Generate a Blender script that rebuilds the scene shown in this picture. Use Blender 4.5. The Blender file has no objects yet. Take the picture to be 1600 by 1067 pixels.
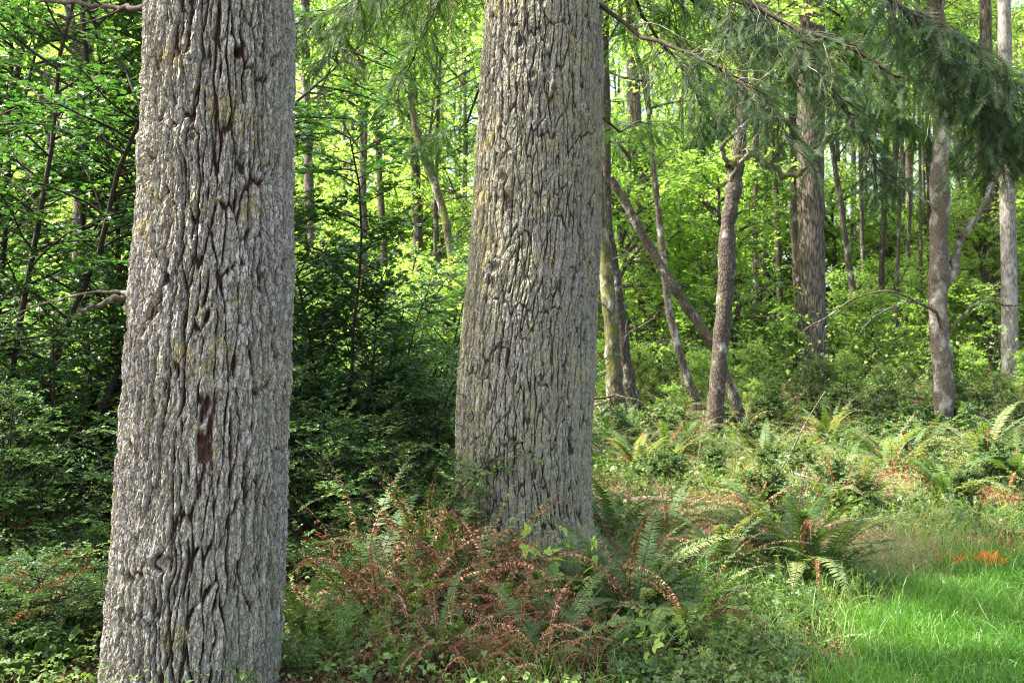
import bpy, math
import numpy as np

# ------------------------------------------------------------------ basics
F = 1556.0          # focal length in photo pixels (1600 wide)
CZ = 1.6            # camera height
C = bpy.context.scene.collection
PI = math.pi


def rng(s):
    return np.random.default_rng(s)


def nz(v):
    return v / np.maximum(np.linalg.norm(v, axis=-1, keepdims=True), 1e-9)


def G(x, y):
    """terrain height"""
    x = np.asarray(x, float)
    y = np.asarray(y, float)
    h = 0.035 * np.sin(x * 1.3 + 0.5) * np.sin(y * 1.1 + 1.0) + 0.02 * np.sin(x * 3.1 + y * 2.3)
    h = h * np.clip((y - 5.0) / 3.0, 0.15, 1.0)
    r = np.clip(y - 17.0, 0, 60.0)
    h = h + 0.095 * r + 0.15 * np.sin(x * 0.35) * np.clip(r / 10, 0, 1)
    h = h + 0.10 * np.exp(-(((x - 3.2) / 2.2) ** 2 + ((y - 11.0) / 1.6) ** 2))
    return h


def P(px, py, d):
    return np.array([(px - 800) / F * d, d, CZ - (py - 533) / F * d])


def PG(px, py):
    """ground point under a photo pixel"""
    d = 6.0
    for _ in range(40):
        d = 0.5 * d + 0.5 * min(60.0, (CZ - float(G((px - 800) / F * d, d))) * F / (py - 533))
    x = (px - 800) / F * d
    return np.array([x, d, float(G(x, d))])


def GX(px, d):
    x = (px - 800) / F * d
    return np.array([x, d, float(G(x, d))])


class Acc:
    """collects vertices and faces, links them as ONE mesh object"""

    def __init__(self):
        self.V, self.T, self.Q, self.tm, self.qm, self.r, self.n = [], [], [], [], [], [], 0

    def add(self, V, tris=None, quads=None, rnd=0.5, mat=0):
        V = np.asarray(V, float).reshape(-1, 3)
        self.V.append(V)
        self.r.append(np.broadcast_to(np.asarray(rnd, float), (len(V),)))
        if tris is not None and len(tris):
            t = np.asarray(tris, np.int64).reshape(-1, 3) + self.n
            self.T.append(t)
            self.tm.append(np.full(len(t), mat))
        if quads is not None and len(quads):
            q = np.asarray(quads, np.int64).reshape(-1, 4) + self.n
            self.Q.append(q)
            self.qm.append(np.full(len(q), mat))
        self.n += len(V)

    def mesh(self, name, mats, smooth=True):
        V = np.concatenate(self.V)
        T = np.concatenate(self.T) if self.T else np.zeros((0, 3), np.int64)
        Q = np.concatenate(self.Q) if self.Q else np.zeros((0, 4), np.int64)
        mi = np.concatenate([np.concatenate(a) for a in (self.tm, self.qm) if a])
        me = bpy.data.meshes.new(name)
        me.vertices.add(len(V))
        me.vertices.foreach_set('co', V.astype(np.float32).ravel())
        loops = np.concatenate([T.ravel(), Q.ravel()]).astype(np.int32)
        me.loops.add(len(loops))
        me.loops.foreach_set('vertex_index', loops)
        starts = np.concatenate([np.arange(len(T)) * 3, len(T) * 3 + np.arange(len(Q)) * 4]).astype(np.int32)
        me.polygons.add(len(starts))
        me.polygons.foreach_set('loop_start', starts)
        me.polygons.foreach_set('material_index', mi.astype(np.int32))
        me.polygons.foreach_set('use_smooth', np.full(len(starts), smooth))
        a = me.attributes.new('rnd', 'FLOAT', 'POINT')
        a.data.foreach_set('value', np.concatenate(self.r).astype(np.float32))
        for m in mats:
            me.materials.append(m)
        me.update(calc_edges=True)
        return me

    def build(self, name, mats, parent=None, smooth=True):
        return link(name, self.mesh(name, mats, smooth), parent)


def link(name, me, parent=None, loc=None, rot=None, scale=None):
    o = bpy.data.objects.new(name, me)
    C.objects.link(o)
    if parent is not None:
        o.parent = parent
    if loc is not None:
        o.location = [float(v) for v in loc]
    if rot is not None:
        o.rotation_euler = [float(v) for v in rot]
    if scale is not None:
        o.scale = [float(scale)] * 3 if np.isscalar(scale) else [float(v) for v in scale]
    return o


def tag(o, label, cat, group=None):
    o['label'] = label
    o['category'] = cat
    if group:
        o['group'] = group
    return o


def root(name, label, cat, loc, rotz=0.0, scale=1.0, group=None):
    o = link(name, None, None, loc, (0, 0, rotz), scale)
    o.empty_display_size = 0.2
    return tag(o, label, cat, group)


def setting(o, kind):
    o['kind'] = kind
    return o


# ------------------------------------------------------------------ geometry helpers
def scatter(acc, tmpl, Pp, T, N, S, rnd, mat=0):
    """copies of a flat template (u along T, v across, w along N)"""
    tv, tt, tq = tmpl
    n, k = len(Pp), len(tv)
    if n == 0:
        return
    T = nz(T)
    B = nz(np.cross(N, T))
    N = np.cross(T, B)
    S = np.asarray(S, float)
    if S.ndim == 0:
        S = np.full(n, float(S))
    if S.ndim == 1:
        S = np.stack([S, S, S], 1)
    V = (Pp[:, None] + (S[:, 0, None] * tv[None, :, 0])[..., None] * T[:, None]
         + (S[:, 1, None] * tv[None, :, 1])[..., None] * B[:, None]
         + (S[:, 2, None] * tv[None, :, 2])[..., None] * N[:, None])
    off = (np.arange(n) * k)[:, None, None]
    tris = (np.asarray(tt)[None] + off).reshape(-1, 3) if len(tt) else None
    quads = (np.asarray(tq)[None] + off).reshape(-1, 4) if len(tq) else None
    acc.add(V.reshape(-1, 3), tris, quads, np.repeat(np.broadcast_to(rnd, (n,)), k), mat)


def tubes(acc, pts, rad, sides=5, mat=0, rnd=None):
    """pts (n,k,3), rad (n,k)"""
    n, k = pts.shape[:2]
    if n == 0:
        return
    rad = np.broadcast_to(rad, (n, k))
    tan = nz(np.gradient(pts, axis=1))
    mean = nz(pts[:, -1] - pts[:, 0])
    ref = np.where(np.abs(mean[:, 2:3]) > 0.75, np.array([[1.0, 0.13, 0]]), np.array([[0.1, 0.07, 1.0]]))[:, None]
    a = nz(np.cross(tan, ref))
    b = np.cross(tan, a)
    th = np.arange(sides) / sides * 2 * PI
    V = pts[:, :, None] + rad[..., None, None] * (np.cos(th)[None, None, :, None] * a[:, :, None] + np.sin(th)[None, None, :, None] * b[:, :, None])
    j = np.arange(sides)
    i = np.arange(k - 1)
    q = np.stack([i[:, None] * sides + j, i[:, None] * sides + (j + 1) % sides, (i[:, None] + 1) * sides + (j + 1) % sides, (i[:, None] + 1) * sides + j], -1).reshape(-1, 4)
    q = (q[None] + (np.arange(n) * k * sides)[:, None, None]).reshape(-1, 4)
    r = rng(n).random(n) if rnd is None else np.broadcast_to(rnd, (n,))
    acc.add(V.reshape(-1, 3), None, q, np.repeat(r, k * sides), mat)


def samp(pts, idx, t):
    k = pts.shape[1]
    f = np.clip(t, 0, 1) * (k - 1)
    i = np.clip(f.astype(int), 0, k - 2)
    a, b = pts[idx, i], pts[idx, i + 1]
    return a + (b - a) * (f - i)[:, None], nz(b - a)


def grow(par, r, n, t0, t1, L, k=4, fwd=.5, out=.8, flat=1.0, grav=0.0, up=0.0, jit=.1, taper=.6, alt=False):
    """children along parent polylines; returns (m*n,k,3)"""
    m = len(par)
    idx = np.repeat(np.arange(m), n)
    t = t0 + (t1 - t0) * (np.tile(np.arange(n), m) + r.random(m * n)) / n
    p, tan = samp(par, idx, t)
    if alt:   # two-ranked, left and right of the parent
        s = np.where(np.tile(np.arange(n), m) % 2 == 0, 1.0, -1.0)[:, None]
        q = nz(np.cross(tan, [0, 0, 1.0]) + 1e-4) * s + r.normal(size=(m * n, 3)) * .25
    else:
        q = r.normal(size=(m * n, 3))
    q -= (q * tan).sum(1, keepdims=True) * tan
    q[:, 2] *= flat
    q = nz(q)
    d = nz(tan * fwd + q * out + np.array([0, 0, up]))
    ln = L * r.uniform(.65, 1.3, m * n) * (1 - taper * t)
    st = (ln / (k - 1))[:, None]
    out_p = [p]
    for _ in range(k - 1):
        d = nz(d + r.normal(size=d.shape) * jit + np.array([0, 0, -grav / (k - 1)]))
        p = p + d * st
        out_p.append(p)
    return np.stack(out_p, 1)


def smooth_line(pts, k):
    """resample a hand-drawn polyline to k points with a Catmull-Rom curve"""
    p = np.asarray(pts, float)
    e = np.vstack([2 * p[0] - p[1], p, 2 * p[-1] - p[-2]])
    t = np.linspace(0, len(p) - 1 - 1e-6, k)
    i = t.astype(int)
    f = (t - i)[:, None]
    a, b, c, d = e[i], e[i + 1], e[i + 2], e[i + 3]
    return .5 * (2 * b + (c - a) * f + (2 * a - 5 * b + 4 * c - d) * f ** 2 + (3 * b - a - 3 * c + d) * f ** 3)


def leafy(acc, tw, r, n, size, tmpl, mat=0, spread=.85, fwd=.55, ntilt=.35, t0=.12, droop=0.0, rnd=None):
    """leaves two-ranked along twigs"""
    m = len(tw)
    idx = np.repeat(np.arange(m), n)
    j = np.tile(np.arange(n), m)
    t = t0 + (1 - t0) * (j + .5 * r.random(m * n)) / n
    p, tan = samp(tw, idx, t)
    side = nz(np.cross(tan, [0, 0, 1.0]) + 1e-4) * np.where(j % 2 == 0, 1.0, -1.0)[:, None]
    T = nz(tan * fwd + side * spread + r.normal(size=p.shape) * .22 + np.array([0, 0, -droop]))
    N = nz(np.array([0, 0, 1.0]) + r.normal(size=p.shape) * ntilt)
    s = size * r.uniform(.6, 1.2, m * n)
    c = r.random(m * n) if rnd is None else np.clip(np.repeat(rnd, n) + r.normal(size=m * n) * .12, 0, 1)
    scatter(acc, tmpl, p, T, N, s, c, mat)


# leaf templates: (verts, tris, quads)
OVAL = (np.array([(0, 0, 0), (.28, .2, .06), (.66, .2, .05), (1, 0, -.06), (.66, -.2, .05), (.28, -.2, .06)]), [], [(0, 3, 2, 1), (0, 5, 4, 3)])
BROAD = (np.array([(0, 0, 0), (.22, .3, .07), (.62, .3, .05), (1, 0, -.1), (.62, -.3, .05), (.22, -.3, .07)]), [], [(0, 3, 2, 1), (0, 5, 4, 3)])
RHOMB = (np.array([(0, 0, 0), (.45, .33, .08), (1, 0, -.05), (.45, -.33, .08)]), [(0, 2, 1), (0, 3, 2)], [])


def _holly():
    h = [(0, 0, 0), (.10, .10, .02), (.16, .26, .10), (.28, .17, .02), (.40, .33, .10), (.53, .19, .02), (.66, .29, .10), (.78, .12, .02), (1, 0, .06)]
    v = [(.5, 0, -.03)] + h + [(a, -b, c) for a, b, c in h[1:-1]]
    v = np.array(v)
    up = list(range(1, 10))
    dn = [1] + list(range(10, 17)) + [9]
    t = [(0, up[i + 1], up[i]) for i in range(8)] + [(0, dn[i], dn[i + 1]) for i in range(8)]
    return v, t, []


HOLLY = _holly()


def _serrate(w=.34):
    xs = np.linspace(0, 1, 8)
    prof = w * np.sin(PI * np.clip(xs, 0, 1) ** .75)
    top, ctr = [], []
    for i, x in enumerate(xs):
        s = 1.0 if i % 2 == 0 else .86
        top.append((min(1, x + (.05 if i % 2 == 0 and 0 < i < 7 else 0)), prof[i] * s, .12 * prof[i]))
        ctr.append((x, 0, -.03 * math.sin(PI * x) - .08 * x * x))
    v = ctr + [(a, b, c - .06 * a * a) for a, b, c in top] + [(a, -b, c - .06 * a * a) for a, b, c in top]
    q = []
    for i in range(7):
        q.append((i, i + 1, 8 + i + 1, 8 + i))
        q.append((i + 1, i, 16 + i, 16 + i + 1))
    return np.array(v, float), [], q


SERR = _serrate()


def _trif():
    v0, _, q0 = SERR
    V, Q = [], []
    for k, (ang, s) in enumerate(((0, 1.0), (1.15, .8), (-1.15, .8))):
        c, sn = math.cos(ang), math.sin(ang)
        vv = v0 * s
        V.append(np.stack([vv[:, 0] * c - vv[:, 1] * sn + (.12 if k == 0 else .05), vv[:, 0] * sn + vv[:, 1] * c, vv[:, 2]], 1))
        Q += [tuple(i + k * len(v0) for i in q) for q in q0]
    return np.concatenate(V), [], Q


TRIF = _trif()


def _tri_simple():
    V, Q = [], []
    for k, (ang, s) in enumerate(((0, 1.0), (1.2, .85), (-1.2, .85))):
        c, sn = math.cos(ang), math.sin(ang)
        vv = BROAD[0] * s
        V.append(np.stack([vv[:, 0] * c - vv[:, 1] * sn, vv[:, 0] * sn + vv[:, 1] * c, vv[:, 2]], 1))
        Q += [tuple(i + k * 6 for i in q) for q in BROAD[2]]
    return np.concatenate(V), [], Q


TRIS = _tri_simple()


def _needles(n=30, ln=.26, w=.016, seed=1):
    r = rng(seed)
    V, T = [(0, -.006, 0), (0, .006, 0), (1, 0, 0)], [(0, 2, 1)]
    for i in range(n):
        u = (i + .5) / n * .98
        s = 1 if i % 2 else -1
        a = math.radians(r.uniform(42, 68))
        l = ln * r.uniform(.8, 1.15) * (1 - .35 * u)
        up = r.uniform(-.25, .35)
        d = np.array([math.cos(a), s * math.sin(a), up])
        b = len(V)
        V += [(u - w, 0, 0), (u + w, 0, 0), (u + d[0] * l, d[1] * l, d[2] * l)]
        T += [(b, b + 1, b + 2)]
    return np.array(V, float), T, []


NEEDLE = _needles()
NEEDLE_FAR = _needles(12, .34, .035, 3)


def _whorl(n=7):
    V, T = [], []
    for i in range(n):
        a = 2 * PI * i / n
        c, s = math.cos(a), math.sin(a)
        b = len(V)
        V += [(0, 0, 0), (.18, .5 * c - .09 * s, .5 * s + .09 * c), (.12, c, s), (.18, .5 * c + .09 * s, .5 * s - .09 * c)]
        T += [(b, b + 1, b + 2), (b, b + 2, b + 3)]
    return np.array(V, float), T, []


WHORL = _whorl()


def _blade(bend, m=4):
    V, Q = [], []
    x = z = 0
    for i in range(m + 1):
        t = i / m
        w = .5 * (1 - t ** 1.8) + .02
        V += [(x, w, z), (x, -w, z)]
        a = bend * t
        x += math.cos(a) / m
        z += math.sin(a) / m
    for i in range(m):
        Q.append((2 * i, 2 * i + 1, 2 * i + 3, 2 * i + 2))
    return np.array(V, float), [], Q


BLADES = [_blade(.5), _blade(1.2), _blade(2.0)]

# ------------------------------------------------------------------ materials
M = {}


def newmat(name):
    m = bpy.data.materials.new(name)
    m.use_nodes = True
    nt = m.node_tree
    nt.nodes.clear()
    out = nt.nodes.new('ShaderNodeOutputMaterial')
    M[name] = m
    return m, nt, out


def ramp(nt, stops, fac=None, interp='LINEAR'):
    n = nt.nodes.new('ShaderNodeValToRGB')
    n.color_ramp.interpolation = interp
    while len(n.color_ramp.elements) < len(stops):
        n.color_ramp.elements.new(.5)
    for e, (p, c) in zip(n.color_ramp.elements, stops):
        e.position = p
        e.color = (*c, 1) if len(c) == 3 else c
    if fac is not None:
        nt.links.new(fac, n.inputs[0])
    return n.outputs[0]


def noise(nt, scale, detail=4, rough=.6, vec=None, out=0):
    n = nt.nodes.new('ShaderNodeTexNoise')
    n.inputs['Scale'].default_value = scale
    n.inputs['Detail'].default_value = detail
    n.inputs['Roughness'].default_value = rough
    if vec is not None:
        nt.links.new(vec, n.inputs['Vector'])
    return n.outputs[out]


def objcoord(nt, scale=(1, 1, 1)):
    t = nt.nodes.new('ShaderNodeTexCoord')
    mp = nt.nodes.new('ShaderNodeMapping')
    mp.inputs['Scale'].default_value = scale
    nt.links.new(t.outputs['Object'], mp.inputs['Vector'])
    return mp.outputs[0]


def mixc(nt, fac, a, b, mode='MIX'):
    n = nt.nodes.new('ShaderNodeMix')
    n.data_type = 'RGBA'
    n.blend_type = mode
    for sock, v in ((n.inputs[0], fac), (n.inputs[6], a), (n.inputs[7], b)):
        if hasattr(v, 'is_linked'):
            nt.links.new(v, sock)
        elif isinstance(v, (int, float)):
            sock.default_value = v
        else:
            sock.default_value = (*v, 1)
    return n.outputs[2]


def math_(nt, op, a, b=None, c=None):
    n = nt.nodes.new('ShaderNodeMath')
    n.operation = op
    for i, v in enumerate((a, b, c)):
        if v is None:
            continue
        if hasattr(v, 'is_linked'):
            nt.links.new(v, n.inputs[i])
        else:
            n.inputs[i].default_value = v
    return n.outputs[0]


def attr(nt, name):
    a = nt.nodes.new('ShaderNodeAttribute')
    a.attribute_name = name
    return a.outputs['Fac']


def leafmat(name, cols, trans=.4, tmul=(1.5, 1.5, .7), rough=.5, spec=.4, objvar=.35):
    """thin leaf: reflecting front plus light coming through"""
    m, nt, out = newmat(name)
    oi = nt.nodes.new('ShaderNodeObjectInfo')
    f = math_(nt, 'ADD', math_(nt, 'MULTIPLY', attr(nt, 'rnd'), 1 - objvar), math_(nt, 'MULTIPLY', oi.outputs['Random'], objvar))
    n = len(cols)
    c1 = ramp(nt, [(i / (n - 1) if n > 1 else 0, c) for i, c in enumerate(cols)], f)
    c2 = ramp(nt, [(i / (n - 1) if n > 1 else 0, tuple(min(.75, a * b) for a, b in zip(c, tmul))) for i, c in enumerate(cols)], f)
    p = nt.nodes.new('ShaderNodeBsdfPrincipled')
    p.inputs['Roughness'].default_value = rough
    p.inputs['Specular IOR Level'].default_value = spec
    nt.links.new(c1, p.inputs['Base Color'])
    if trans > 0:
        t = nt.nodes.new('ShaderNodeBsdfTranslucent')
        nt.links.new(c2, t.inputs[0])
        mx = nt.nodes.new('ShaderNodeMixShader')
        mx.inputs[0].default_value = trans
        nt.links.new(p.outputs[0], mx.inputs[1])
        nt.links.new(t.outputs[0], mx.inputs[2])
        nt.links.new(mx.outputs[0], out.inputs[0])
    else:
        nt.links.new(p.outputs[0], out.inputs[0])
    return m


def big_bark(name, furrow, plate, lichen, yellow, lich_amt, rough=.9, bump=.012, scale=70):
    """plate height is a vertex attribute 'depth'; the furrow bottoms show raw reddish bark, the plates weathered grey"""
    m, nt, out = newmat(name)
    oc = objcoord(nt)
    oz = objcoord(nt, (1, 1, .35))
    d = attr(nt, 'depth')
    pid = attr(nt, 'rnd')
    fine = noise(nt, scale, 6, .7, oz)
    base = ramp(nt, [(0, plate[0]), (.5, plate[1]), (1, plate[2])], math_(nt, 'ADD', math_(nt, 'MULTIPLY', pid, .55), math_(nt, 'MULTIPLY', fine, .45)))
    f = ramp(nt, [(.15, (0, 0, 0)), (.52, (1, 1, 1))], math_(nt, 'ADD', d, math_(nt, 'MULTIPLY', math_(nt, 'SUBTRACT', fine, .5), .45)))
    fur = ramp(nt, [(.36, furrow[0]), (.56, furrow[1])], noise(nt, 24, 5, .75, oz))
    col = mixc(nt, f, fur, base)
    ck = nt.nodes.new('ShaderNodeTexVoronoi')
    ck.feature = 'DISTANCE_TO_EDGE'
    ck.inputs['Scale'].default_value = 46
    wv = nt.nodes.new('ShaderNodeVectorMath')
    wv.operation = 'MULTIPLY_ADD'
    nt.links.new(noise(nt, 30, 3, .6, oc, 1), wv.inputs[0])
    wv.inputs[1].default_value = (.03, .03, .03)
    nt.links.new(objcoord(nt, (1, 1, .42)), wv.inputs[2])
    nt.links.new(wv.outputs[0], ck.inputs['Vector'])
    crk = ramp(nt, [(.0, (0, 0, 0)), (.10, (1, 1, 1))], ck.outputs['Distance'])
    col = mixc(nt, math_(nt, 'MULTIPLY', math_(nt, 'SUBTRACT', 1.0, crk), .75), col, furrow[1])
    # lichen films, greenish and yellow, in patches
    la = noise(nt, 2.2, 5, .65, oz)
    lb = noise(nt, 28, 4, .7, oc)
    lm = ramp(nt, [(.44, (0, 0, 0)), (.66, (1, 1, 1))], math_(nt, 'ADD', math_(nt, 'MULTIPLY', la, .65), math_(nt, 'MULTIPLY', lb, .35)))
    col = mixc(nt, math_(nt, 'MULTIPLY', math_(nt, 'MULTIPLY', lm, lich_amt), f), col, lichen)
    ya = noise(nt, 4.5, 3, .6, oc)
    yb = noise(nt, 45, 3, .6, oc)
    ym = ramp(nt, [(.56, (0, 0, 0)), (.62, (1, 1, 1))], math_(nt, 'ADD', math_(nt, 'MULTIPLY', ya, .6), math_(nt, 'MULTIPLY', yb, .4)))
    col = mixc(nt, math_(nt, 'MULTIPLY', math_(nt, 'MULTIPLY', ym, .7), f), col, yellow)
    p = nt.nodes.new('ShaderNodeBsdfPrincipled')
    p.inputs['Roughness'].default_value = rough
    p.inputs['Specular IOR Level'].default_value = .25
    nt.links.new(col, p.inputs['Base Color'])
    bmp = nt.nodes.new('ShaderNodeBump')
    bmp.inputs['Strength'].default_value = 1.0
    bmp.inputs['Distance'].default_value = bump
    v = nt.nodes.new('ShaderNodeTexVoronoi')
    v.inputs['Scale'].default_value = scale * .9
    nt.links.new(objcoord(nt, (1, 1, .45)), v.inputs['Vector'])
    nt.links.new(math_(nt, 'ADD', math_(nt, 'ADD', fine, math_(nt, 'MULTIPLY', v.outputs['Distance'], .5)), math_(nt, 'MULTIPLY', crk, .35)), bmp.inputs['Height'])
    nt.links.new(bmp.outputs[0], p.inputs['Normal'])
    nt.links.new(p.outputs[0], out.inputs[0])
    return m


def bark(name, cols, patch=None, pscale=3.0, pthr=(.5, .56), moss=None, mthr=(.55, .65), scale=14, stretch=.25, bump=.02):
    m, nt, out = newmat(name)
    oc = objcoord(nt)
    os_ = objcoord(nt, (1, 1, stretch))
    v = nt.nodes.new('ShaderNodeTexVoronoi')
    v.feature = 'DISTANCE_TO_EDGE'
    v.inputs['Scale'].default_value = scale
    nt.links.new(os_, v.inputs['Vector'])
    ns = noise(nt, scale * 1.6, 5, .7, os_)
    h = math_(nt, 'ADD', math_(nt, 'MINIMUM', math_(nt, 'MULTIPLY', v.outputs['Distance'], 1.4), .3), math_(nt, 'MULTIPLY', ns, .85))
    n = len(cols)
    col = ramp(nt, [(.42 + .46 * i / (n - 1), c) for i, c in enumerate(cols)], h)
    if patch:
        pm = ramp(nt, [(pthr[0], (0, 0, 0)), (pthr[1], (1, 1, 1))], noise(nt, pscale, 5, .62, objcoord(nt, (1, 1, .6))))
        col = mixc(nt, pm, col, patch)
    if moss:
        mm = ramp(nt, [(mthr[0], (0, 0, 0)), (mthr[1], (1, 1, 1))], noise(nt, 2.0, 5, .7, oc))
        col = mixc(nt, mm, col, moss)
    p = nt.nodes.new('ShaderNodeBsdfPrincipled')
    p.inputs['Roughness'].default_value = .9
    p.inputs['Specular IOR Level'].default_value = .2
    nt.links.new(col, p.inputs['Base Color'])
    b = nt.nodes.new('ShaderNodeBump')
    b.inputs['Strength'].default_value = .8
    b.inputs['Distance'].default_value = bump
    nt.links.new(h, b.inputs['Height'])
    nt.links.new(b.outputs[0], p.inputs['Normal'])
    nt.links.new(p.outputs[0], out.inputs[0])
    return m


def ground_mat():
    m, nt, out = newmat('soil')
    oc = objcoord(nt)
    a = noise(nt, .9, 6, .65, oc)
    b = noise(nt, 22, 6, .7, oc)
    c = ramp(nt, [(.3, (.030, .020, .012)), (.5, (.075, .047, .027)), (.7, (.12, .082, .045))], b)
    g = ramp(nt, [(.3, (.035, .045, .014)), (.7, (.085, .105, .035))], noise(nt, 30, 5, .7, oc))
    col = mixc(nt, ramp(nt, [(.45, (0, 0, 0)), (.6, (1, 1, 1))], a), c, g)
    p = nt.nodes.new('ShaderNodeBsdfPrincipled')
    p.inputs['Roughness'].default_value = .95
    p.inputs['Specular IOR Level'].default_value = .15
    nt.links.new(col, p.inputs['Base Color'])
    bp = nt.nodes.new('ShaderNodeBump')
    bp.inputs['Distance'].default_value = .03
    nt.links.new(b, bp.inputs['Height'])
    nt.links.new(bp.outputs[0], p.inputs['Normal'])
    nt.links.new(p.outputs[0], out.inputs[0])


ground_mat()
big_bark('bark_fir_near', [(.15, .052, .024), (.055, .036, .025)], [(.14, .122, .095), (.28, .258, .215), (.48, .45, .395)], (.24, .24, .14), (.30, .25, .09), .65)
big_bark('bark_fir_second', [(.028, .02, .015), (.055, .04, .03)], [(.12, .105, .08), (.22, .205, .165), (.34, .32, .27)], (.25, .24, .125), (.33, .27, .09), .9, bump=.008, scale=80)
bark('bark_fir_far', [(.03, .024, .018), (.10, .082, .062), (.17, .145, .115)], None, moss=(.11, .10, .025), mthr=(.6, .7), scale=16, stretch=.16, bump=.03)
bark('bark_alder_dark', [(.025, .02, .015), (.06, .048, .035), (.10, .085, .06)], (.23, .23, .195), 6.5, (.57, .70), (.07, .075, .018), (.56, .66), 22, .5, .022)
bark('bark_alder_pale', [(.045, .036, .025), (.09, .075, .053), (.145, .122, .088)], (.29, .28, .235), 5.5, (.50, .68), (.05, .045, .018), (.56, .64), 30, 1.6, .022)
bark('bark_grey', [(.07, .06, .05), (.16, .145, .12), (.24, .225, .195)], (.30, .29, .26), 4, (.5, .7), None, (.5, .6), 22, .22, .012)
bark('bark_mossy', [(.03, .028, .015), (.075, .065, .035), (.12, .10, .06)], (.24, .25, .19), 4, (.54, .64), (.080, .082, .020), (.47, .60), 18, .4, .012)
bark('bark_thin', [(.035, .028, .02), (.085, .07, .05), (.14, .12, .09)], (.24, .24, .20), 4, (.56, .62), None, (.5, .6), 24, .4, .006)
bark('twig_brown', [(.02, .015, .011), (.038, .029, .021), (.06, .047, .034)], None, scale=40, stretch=.4, bump=.003)
bark('twig_dead', [(.10, .075, .05), (.19, .155, .11), (.30, .26, .19)], (.30, .32, .22), 6, (.52, .6), None, (.5, .6), 40, .4, .003)
bark('wood_rot', [(.06, .035, .02), (.14, .085, .05), (.22, .15, .095)], (.24, .22, .15), 5, (.55, .62), (.09, .10, .02), (.58, .66), 24, .6, .01)
leafmat('holly_leaf', [(.018, .052, .014), (.030, .078, .020), (.048, .105, .028)], .3, (2.2, 2.4, .9), .33, .45)
leafmat('huckle_leaf', [(.038, .090, .026), (.060, .128, .036), (.095, .170, .046), (.13, .20, .056)], .38, (1.6, 1.8, .8), .33, .5)
leafmat('huckle_red', [(.22, .06, .02), (.30, .12, .03), (.16, .14, .03)], .3, (1.4, 1.2, .8), .4, .4)
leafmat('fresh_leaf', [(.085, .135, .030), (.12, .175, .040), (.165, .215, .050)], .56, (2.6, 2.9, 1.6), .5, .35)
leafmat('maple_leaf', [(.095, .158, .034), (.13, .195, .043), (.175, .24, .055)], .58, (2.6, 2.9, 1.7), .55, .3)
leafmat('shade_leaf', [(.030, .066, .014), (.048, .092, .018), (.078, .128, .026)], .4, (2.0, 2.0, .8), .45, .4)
leafmat('bramble_leaf', [(.050, .098, .022), (.078, .135, .030), (.12, .18, .042)], .35, (1.8, 1.8, .8), .5, .35)
leafmat('lime_leaf', [(.14, .24, .045), (.18, .29, .055)], .4, (1.8, 1.7, .8), .5, .35)
leafmat('fir_needle', [(.016, .042, .015), (.028, .062, .020), (.055, .095, .030)], .3, (2.0, 2.2, .7), .6, .2)
leafmat('fern_green', [(.034, .072, .020), (.052, .098, .026), (.085, .135, .036)], .3, (1.9, 1.9, .7), .6, .22)
leafmat('fern_pale', [(.08, .12, .040), (.12, .16, .055), (.20, .19, .085)], .35, (1.7, 1.6, .8), .6, .2)
leafmat('fern_dead', [(.10, .038, .015), (.19, .080, .033), (.30, .155, .072), (.42, .29, .165)], .15, (1.4, 1.2, .9), .6, .3)
leafmat('straw', [(.20, .15, .075), (.30, .235, .12), (.38, .31, .18)], .2, (1.2, 1.1, .9), .6, .3)
leafmat('litter', [(.055, .028, .014), (.12, .062, .030), (.20, .125, .065)], .1, (1.3, 1.1, .9), .7, .25)
leafmat('grass', [(.030, .100, .009), (.046, .140, .012), (.085, .18, .022)], .42, (1.9, 1.9, .9), .4, .4)
leafmat('grass_wild', [(.065, .150, .026), (.11, .20, .04), (.17, .24, .06)], .4, (1.7, 1.7, .8), .45, .4)
leafmat('orange_paint', [(.60, .13, .012), (.78, .22, .02)], .15, (1.0, 1.0, 1.0), .6, .3)


# ------------------------------------------------------------------ ground
def make_ground():
    xs = np.concatenate([np.linspace(-150, -14, 40, endpoint=False), np.linspace(-14, 14, 180), np.linspace(14, 150, 40)[1:]])
    ys = np.concatenate([np.linspace(-60, 2, 20, endpoint=False), np.linspace(2, 24, 160), np.linspace(24, 200, 80)[1:]])
    X, Y = np.meshgrid(xs, ys)
    Z = G(X, Y) + .012 * np.sin(X * 9.1 + Y * 4.0) * np.sin(Y * 8.3)
    V = np.stack([X, Y, Z], -1).reshape(-1, 3)
    nx, ny = len(xs), len(ys)
    i = np.arange(ny - 1)[:, None] * nx + np.arange(nx - 1)
    q = np.stack([i, i + 1, i + nx + 1, i + nx], -1).reshape(-1, 4)
    a = Acc()
    a.add(V, None, q)
    setting(a.build('ground', [M['soil']]), 'structure')


make_ground()

# lawn boundary: lawn where y < LY(x)
_lx = np.array([1.15, 1.5, 1.95, 2.45, 2.9, 3.6, 6.0, 14.0])
_ly = np.array([3.6, 4.8, 5.7, 6.6, 7.2, 7.5, 7.65, 8.2])


def lawn_in(x, y):
    b = np.interp(x, _lx, _ly, left=-5)
    return b - y + .25 * np.sin(x * 5.0 + y * 3.0)


# ------------------------------------------------------------------ big trunks
def hsh(ix, iy, s):
    n = (ix.astype(np.int64) * 374761393 + iy.astype(np.int64) * 668265263 + s * 982451653) & 0x7fffffff
    n = ((n ^ (n >> 13)) * 1274126177) & 0x7fffffff
    n = (n ^ (n >> 16)) & 0xffffff
    return n / float(0x1000000)


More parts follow.
